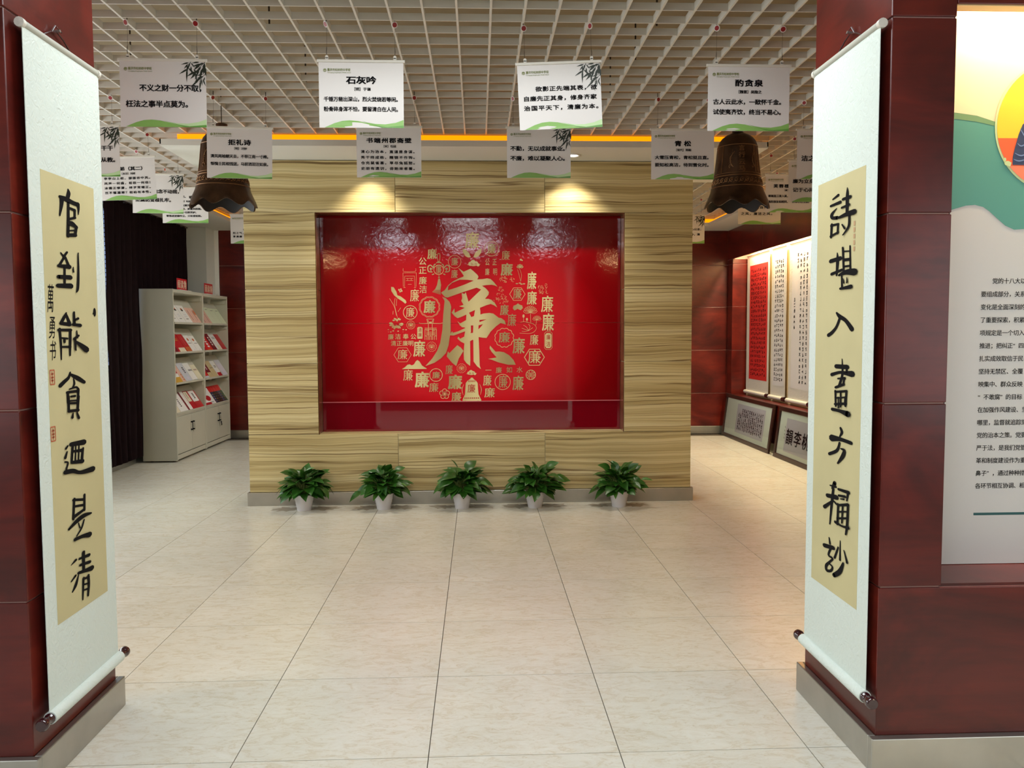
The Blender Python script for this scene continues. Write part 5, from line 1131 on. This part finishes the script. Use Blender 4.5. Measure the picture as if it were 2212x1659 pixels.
# ------------------------------------------------------------------ bookcases
def bookcase(ya, yb, label, keys):
    x0, x1, H = -4.41, -3.94, 2.388
    t = empty('bookcase', ((x0+x1)/2, (ya+yb)/2, 0), label, 'bookcase', 'grey steel display bookcases')
    for y0, y1 in ((ya+.002, ya+.030), (yb-.030, yb-.002)): bevel(MB().box(x0, x1, y0, y1, .02, H).build('side_panel', M_cab, t, (x0, y0, .02)), .003)
    MB().box(x0, x0+.012, ya+.03, yb-.03, .05, H-.03).build('back_panel', M_cab, t)
    bevel(MB().box(x0, x1-.001, ya+.03, yb-.03, H-.046, H-.001).build('top_panel', M_cab, t), .003)
    bevel(MB().box(x0, x1-.006, ya+.03, yb-.03, .03, .095).build('plinth', M_cab, t), .003)
    m = MB()
    for y in (ya+.1, yb-.1):
        for x in (x0+.08, x1-.08): m.lathe([(.022, 0), (.022, .022)], (x, y, 0), n=10)
    m.build('foot', M_cabd, t)
    zl = [1.916, 1.502, 1.078, .660]
    for z in zl:
        m = MB(); b = len(m.v); d = .012
        prof = [(x1+.006, z+.022), (x1+.006, z-.006), (x1-.012, z-.006), (x1-.22, z+.335), (x1-.22, z+.350), (x1-.008, z+.004), (x1-.008, z+.022)]
        for y in (ya+.031, yb-.031): m.v += [(p[0], y, p[1]) for p in prof]
        n = len(prof)
        for k in range(n): m.f.append((b+k, b+(k+1) % n, b+n+(k+1) % n, b+n+k)); m.mi.append(0); m.sm.append(False)
        m.f.append(tuple(b+k for k in range(n))[::-1]); m.mi.append(0); m.sm.append(False); m.f.append(tuple(b+n+k for k in range(n))); m.mi.append(0); m.sm.append(False)
        m.build('sloping_shelf', M_cab, t, (x1, ya, z))
        MB().box(x1-.27, x1-.02, yb-.046, yb-.031, z+.345, z+.395).build('shelf_bracket', M_cab, t)
    MB().box(x0+.012, x1-.004, ya+.031, yb-.031, .628, .652).build('deck', M_cab, t)
    ym = (ya+yb)/2
    for (y0, y1, s) in ((ya+.034, ym-.003, -1), (ym+.003, yb-.034, 1)):
        d = MB().box(x1-.022, x1-.002, y0, y1, .105, .624).build('door', M_cab, t, (x1, y0, .1)); bevel(d, .003)
        yh = ym+s*.038; m = MB()
        m.tube([(x1-.002, yh, .395), (x1+.022, yh, .400), (x1+.024, yh, .45), (x1+.022, yh, .500), (x1-.002, yh, .505)], .006, 8); m.build('handle', M_black if s < 0 else M_steel, d)
        m = MB()
        for z in (.395, .505): m.box(x1-.002, x1+.026, yh-.010, yh+.010, z-.009, z+.009)
        m.build('handle_end', M_black, d)
        if s > 0:
            m = MB(); m.tube([(x1-.002, yh, .372), (x1+.006, yh, .372)], .010, 12); m.build('lock', M_steel, d)
            if keys:
                m = MB(); m.tube([(x1+.006, yh, .372), (x1+.03, yh, .370), (x1+.032, yh+.006, .335)], .004, 6); m.lathe([(.018, -.003), (.018, .003)], (x1+.03, yh, .36), 'x', 12); m.lathe([(.018, -.003), (.018, .003)], (x1+.03, yh+.012, .325), 'x', 12); m.build('key', M_black, d)
    MB().box(x1-.024, x1-.0225, ym-.003, ym+.003, .105, .624).build('door_gap', M_cabd, t)
    return t
bookcase(11.36, 12.57, 'grey steel bookcase nearer the entrance, black handles and no keys in the lock', False)
bookcase(12.57, 13.785, 'grey steel bookcase farther back, keys hanging from its right door', True)
BC = {k: plain('cover_'+k, c, .35) for k, c in dict(white=(222, 220, 214), pink=(214, 172, 154), cream=(214, 206, 178), red=(176, 24, 34), maroon=(112, 20, 34), gold=(206, 160, 60), orange=(190, 96, 48), green=(206, 216, 186), grey=(190, 192, 198), beige=(190, 172, 128), lilac=(200, 194, 208), black=(26, 26, 30), navy=(38, 48, 84), forest=(44, 84, 52), scarlet=(200, 30, 30)).items()}
ZL = [1.916, 1.502, 1.078, .660]
def booklet(unit, shelf, f0, f1, h, base, deco, label, thick=.012):
    ya, yb = ((11.395, 12.535), (12.605, 13.75))[unit]
    Yf = lambda f: 1/(1/ya+f*(1/yb-1/ya))
    y0, y1 = Yf(f0)+.004, Yf(f1)-.004; x1, z = -3.94, ZL[shelf]
    bx, bz = x1-.010, z+.007; e = Vector((-.212, 0, .331)).normalized(); nrm = Vector((e.z, 0, -e.x))
    def Q(u, v, o):   # u 0..1 across (near end to far end), v 0..1 up the cover
        p = Vector((bx, 0, bz))+e*(v*h)+nrm*o; return (p.x, y0+(y1-y0)*u, p.z)
    mats = [BC[base]]; m = MB(); b = len(m.v)
    m.v += [Q(u, v, o) for o in (.001, thick) for v in (0, 1) for u in (0, 1)]
    for q in ((0, 2, 3, 1), (4, 5, 7, 6), (0, 1, 5, 4), (2, 6, 7, 3), (0, 4, 6, 2), (1, 3, 7, 5)): m.f.append(tuple(b+i for i in q)); m.mi.append(0); m.sm.append(False)
    for (kind, mat, a) in deco:
        mt = BC[mat]
        if mt not in mats: mats.append(mt)
        mi = mats.index(mt)
        if kind == 'block': m.face([Q(a[0], a[2], thick+.001+.0006*mi), Q(a[1], a[2], thick+.001+.0006*mi), Q(a[1], a[3], thick+.001+.0006*mi), Q(a[0], a[3], thick+.001+.0006*mi)], mi)
        elif kind == 'disc': m.face([Q(a[0]+a[2]*math.cos(2*math.pi*k/16), a[1]+a[3]*math.sin(2*math.pi*k/16), thick+.0012+.0006*mi) for k in range(16)], mi)
        elif kind == 'bars':
            n = a[4]
            for k in range(n):
                v = a[2]+(a[3]-a[2])*k/max(n-1, 1); m.face([Q(a[0], v, thick+.0016), Q(a[1], v, thick+.0016), Q(a[1], v+.028, thick+.0016), Q(a[0], v+.028, thick+.0016)], mi)
        elif kind == 'col':
            n = a[4]
            for k in range(n):
                v = a[2]+(a[3]-a[2])*k/n; m.face([Q(a[0], v, thick+.0016), Q(a[1], v, thick+.0016), Q(a[1], v+.6*(a[3]-a[2])/n, thick+.0016), Q(a[0], v+.6*(a[3]-a[2])/n, thick+.0016)], mi)
    o = m.build('booklet', mats, None, (bx, (y0+y1)/2, bz)); tag(o, label, 'booklet', 'booklets on the bookcase shelves')
SH = ['top', 'second', 'third', 'bottom']; UN = ['near bookcase', 'far bookcase']
def B(u, s, f0, f1, h, base, deco, desc): booklet(u, s, f0, f1, h, base, deco, '%s, %s shelf, %s' % (desc, SH[s], UN[u]))
por = [('disc', 'orange', (.5, .78, .12, .07)), ('disc', 'black', (.5, .72, .16, .05)), ('bars', 'grey', (.3, .7, .36, .46, 2)), ('bars', 'black', (.32, .68, .22, .22, 1))]
B(0, 0, .0, .21, .30, 'white', por, 'white booklet with a small dark portrait, against the side panel')
B(0, 0, .21, .44, .30, 'white', por, 'white booklet with a small dark portrait, middle one of three')
B(0, 0, .44, .68, .30, 'white', por, 'white booklet with a small dark portrait, beside the pink ones')
B(0, 0, .68, .84, .27, 'pink', [('col', 'maroon', (.35, .5, .2, .85, 9))], 'pink booklet with one text column, left of its twin')
B(0, 0, .84, .99, .27, 'pink', [('col', 'maroon', (.35, .5, .2, .85, 9)), ('disc', 'orange', (.75, .7, .2, .16))], 'pink booklet with a brown curve, right end')
B(0, 1, .0, .14, .20, 'white', [('block', 'maroon', (0, 1, 0, .45))], 'small white and maroon booklet')
B(0, 1, .14, .43, .31, 'red', [('bars', 'gold', (.2, .75, .62, .70, 2)), ('block', 'cream', (.2, .98, .02, .24)), ('bars', 'black', (.3, .85, .12, .12, 1))], 'red book with a gold title and cream slip')
B(0, 1, .43, .63, .30, 'red', [('block', 'orange', (.1, 1, 0, .28)), ('col', 'pink', (.5, .56, .4, .9, 9))], 'red book with an orange foot')
B(0, 1, .63, .81, .28, 'white', [('disc', 'orange', (.5, .74, .17, .09)), ('bars', 'black', (.15, .8, .5, .5, 1)), ('bars', 'grey', (.4, .7, .1, .1, 1))], 'white book with an orange emblem, left one')
B(0, 1, .81, .99, .27, 'white', [('disc', 'orange', (.5, .74, .17, .09)), ('bars', 'black', (.3, .9, .5, .5, 1)), ('bars', 'grey', (.4, .7, .1, .1, 1))], 'white book with an orange emblem, right one')
B(0, 2, .0, .26, .29, 'white', [('block', 'gold', (0, 1, 0, .32)), ('block', 'red', (0, 1, .52, .80)), ('bars', 'gold', (.1, .9, .08, .24, 3))], 'white book with red and gold bands')
B(0, 2, .26, .38, .30, 'pink', [('col', 'orange', (.5, .8, .1, .5, 3))], 'narrow pink booklet')
B(0, 2, .38, .61, .31, 'grey', [('col', 'black', (.52, .75, .45, .8, 4)), ('disc', 'lilac', (.5, .18, .2, .08))], 'pale grey book with a vertical title')
B(0, 2, .61, .81, .30, 'white', [('bars', 'black', (.3, .95, .55, .60, 2)), ('block', 'forest', (.1, .95, .0, .04))], 'white book with a green foot line')
B(0, 2, .81, .99, .26, 'cream', [('bars', 'maroon', (.2, .85, .62, .68, 2)), ('bars', 'grey', (.3, .7, .1, .1, 1))], 'cream book with a dark red title')
B(0, 3, .0, .15, .19, 'cream', [('bars', 'black', (.3, .8, .7, .7, 1))], 'short cream booklet at the near end')
B(0, 3, .15, .43, .29, 'white', [('col', 'black', (.40, .54, .30, .85, 6))], 'white book with a black vertical title')
B(0, 3, .43, .60, .31, 'white', [('block', 'maroon', (0, .3, 0, 1)), ('col', 'orange', (.75, .82, .3, .9, 7))], 'white book with a dark red edge')
B(0, 3, .60, .76, .31, 'red', [('block', 'cream', (.0, .75, .42, .96)), ('col', 'black', (.25, .45, .6, .9, 4))], 'red book with a cream title panel')
B(0, 3, .76, .99, .30, 'red', [('block', 'white', (.0, .85, .38, .98)), ('col', 'black', (.35, .6, .55, .88, 4))], 'red book with a white upper cover')
B(1, 0, .0, .38, .27, 'pink', [('col', 'maroon', (.2, .28, .1, .8, 9)), ('col', 'maroon', (.7, .76, .1, .7, 8))], 'wide pink booklet with two text columns')
B(1, 0, .38, .58, .31, 'green', [('bars', 'black', (.3, .8, .86, .86, 1))], 'pale green booklet next to the pink one')
B(1, 0, .58, .79, .30, 'green', [('bars', 'black', (.3, .8, .84, .84, 1))], 'pale green booklet in the middle of three')
B(1, 0, .79, 1.0, .30, 'green', [('bars', 'black', (.3, .8, .84, .84, 1))], 'pale green booklet at the far end')
B(1, 1, .0, .13, .18, 'white', [('block', 'red', (0, 1, 0, .4))], 'small white and red booklet')
B(1, 1, .13, .40, .31, 'scarlet', [('col', 'white', (.4, .7, .2, .9, 5)), ('bars', 'gold', (.2, .7, .05, .05, 1))], 'bright red book with large white characters')
B(1, 1, .40, .57, .31, 'maroon', [('col', 'white', (.35, .65, .3, .85, 4))], 'dark red book with white characters')
B(1, 1, .57, .79, .29, 'white', [('bars', 'black', (.3, .8, .72, .80, 2)), ('block', 'cream', (.3, .8, .0, .3))], 'white book with a black title')
B(1, 1, .79, .98, .30, 'red', [], 'plain red book at the far end')
B(1, 2, .0, .20, .30, 'scarlet', [('col', 'white', (.4, .6, .4, .85, 5)), ('block', 'grey', (0, 1, 0, .14))], 'red book at the near end')
B(1, 2, .20, .38, .30, 'maroon', [('block', 'beige', (0, 1, 0, .32)), ('col', 'white', (.4, .6, .5, .85, 4))], 'dark red book with a grey foot')
B(1, 2, .38, .58, .30, 'beige', [('bars', 'black', (.3, .9, .55, .55, 1))], 'tan book with a short dark title')
B(1, 2, .58, .76, .29, 'white', [('block', 'red', (.1, 1, 0, .26)), ('bars', 'black', (.3, .8, .58, .68, 3))], 'white book with a red foot')
B(1, 2, .80, 1.0, .30, 'lilac', [('block', 'grey', (.1, .9, .75, .97))], 'pale lilac booklet leaning at the far end')
B(1, 3, .0, .46, .29, 'white', [('disc', 'red', (.35, .74, .22, .17)), ('disc', 'red', (.55, .40, .22, .17)), ('block', 'red', (0, .6, 0, .16)), ('bars', 'black', (.6, .85, .12, .12, 1))], 'white booklet with two red circles')
for k, (c1, c2) in enumerate((('navy', 'cream'), ('black', 'gold'), ('black', 'orange'), ('navy', 'gold'), ('forest', 'scarlet'))):
    B(1, 3, .46+.10*k, .56+.10*k, .31, 'scarlet', [('block', c1, (0, 1, 0, .66)), ('bars', c2, (.2, .8, .1, .5, 4))], 'red-topped magazine, %s' % ('next to the white booklet', 'second in the row', 'third in the row', 'fourth in the row', 'green one at the far end')[k])
for y0, lab in ((11.60, 'small red reading corner sign standing on the near bookcase'), (12.74, 'small red reading corner sign standing on the far bookcase')):
    xs = -3.965; t = empty('shelf_sign', (xs, y0+.19, 2.388), lab, 'sign', 'red signs on top of the bookcases')
    MB().box(xs-.006, xs, y0, y0+.38, 2.389, 2.550).build('board', BC['red'], t)
    MB().box(xs-.05, xs+.03, y0+.02, y0+.50, 2.3885, 2.392).build('base', M_white, t)
    LAYER_AXIS[:] = [0, 1]; m = MB()
    for q, ch in enumerate('\u9605\u8bfb\u89d2'): put_char(m, ch, lambda u, v: (xs+.0012, u, v), y0+.07+.12*q, 2.468, .10, .11, .02)
    m.build('lettering', BC['cream'], t)
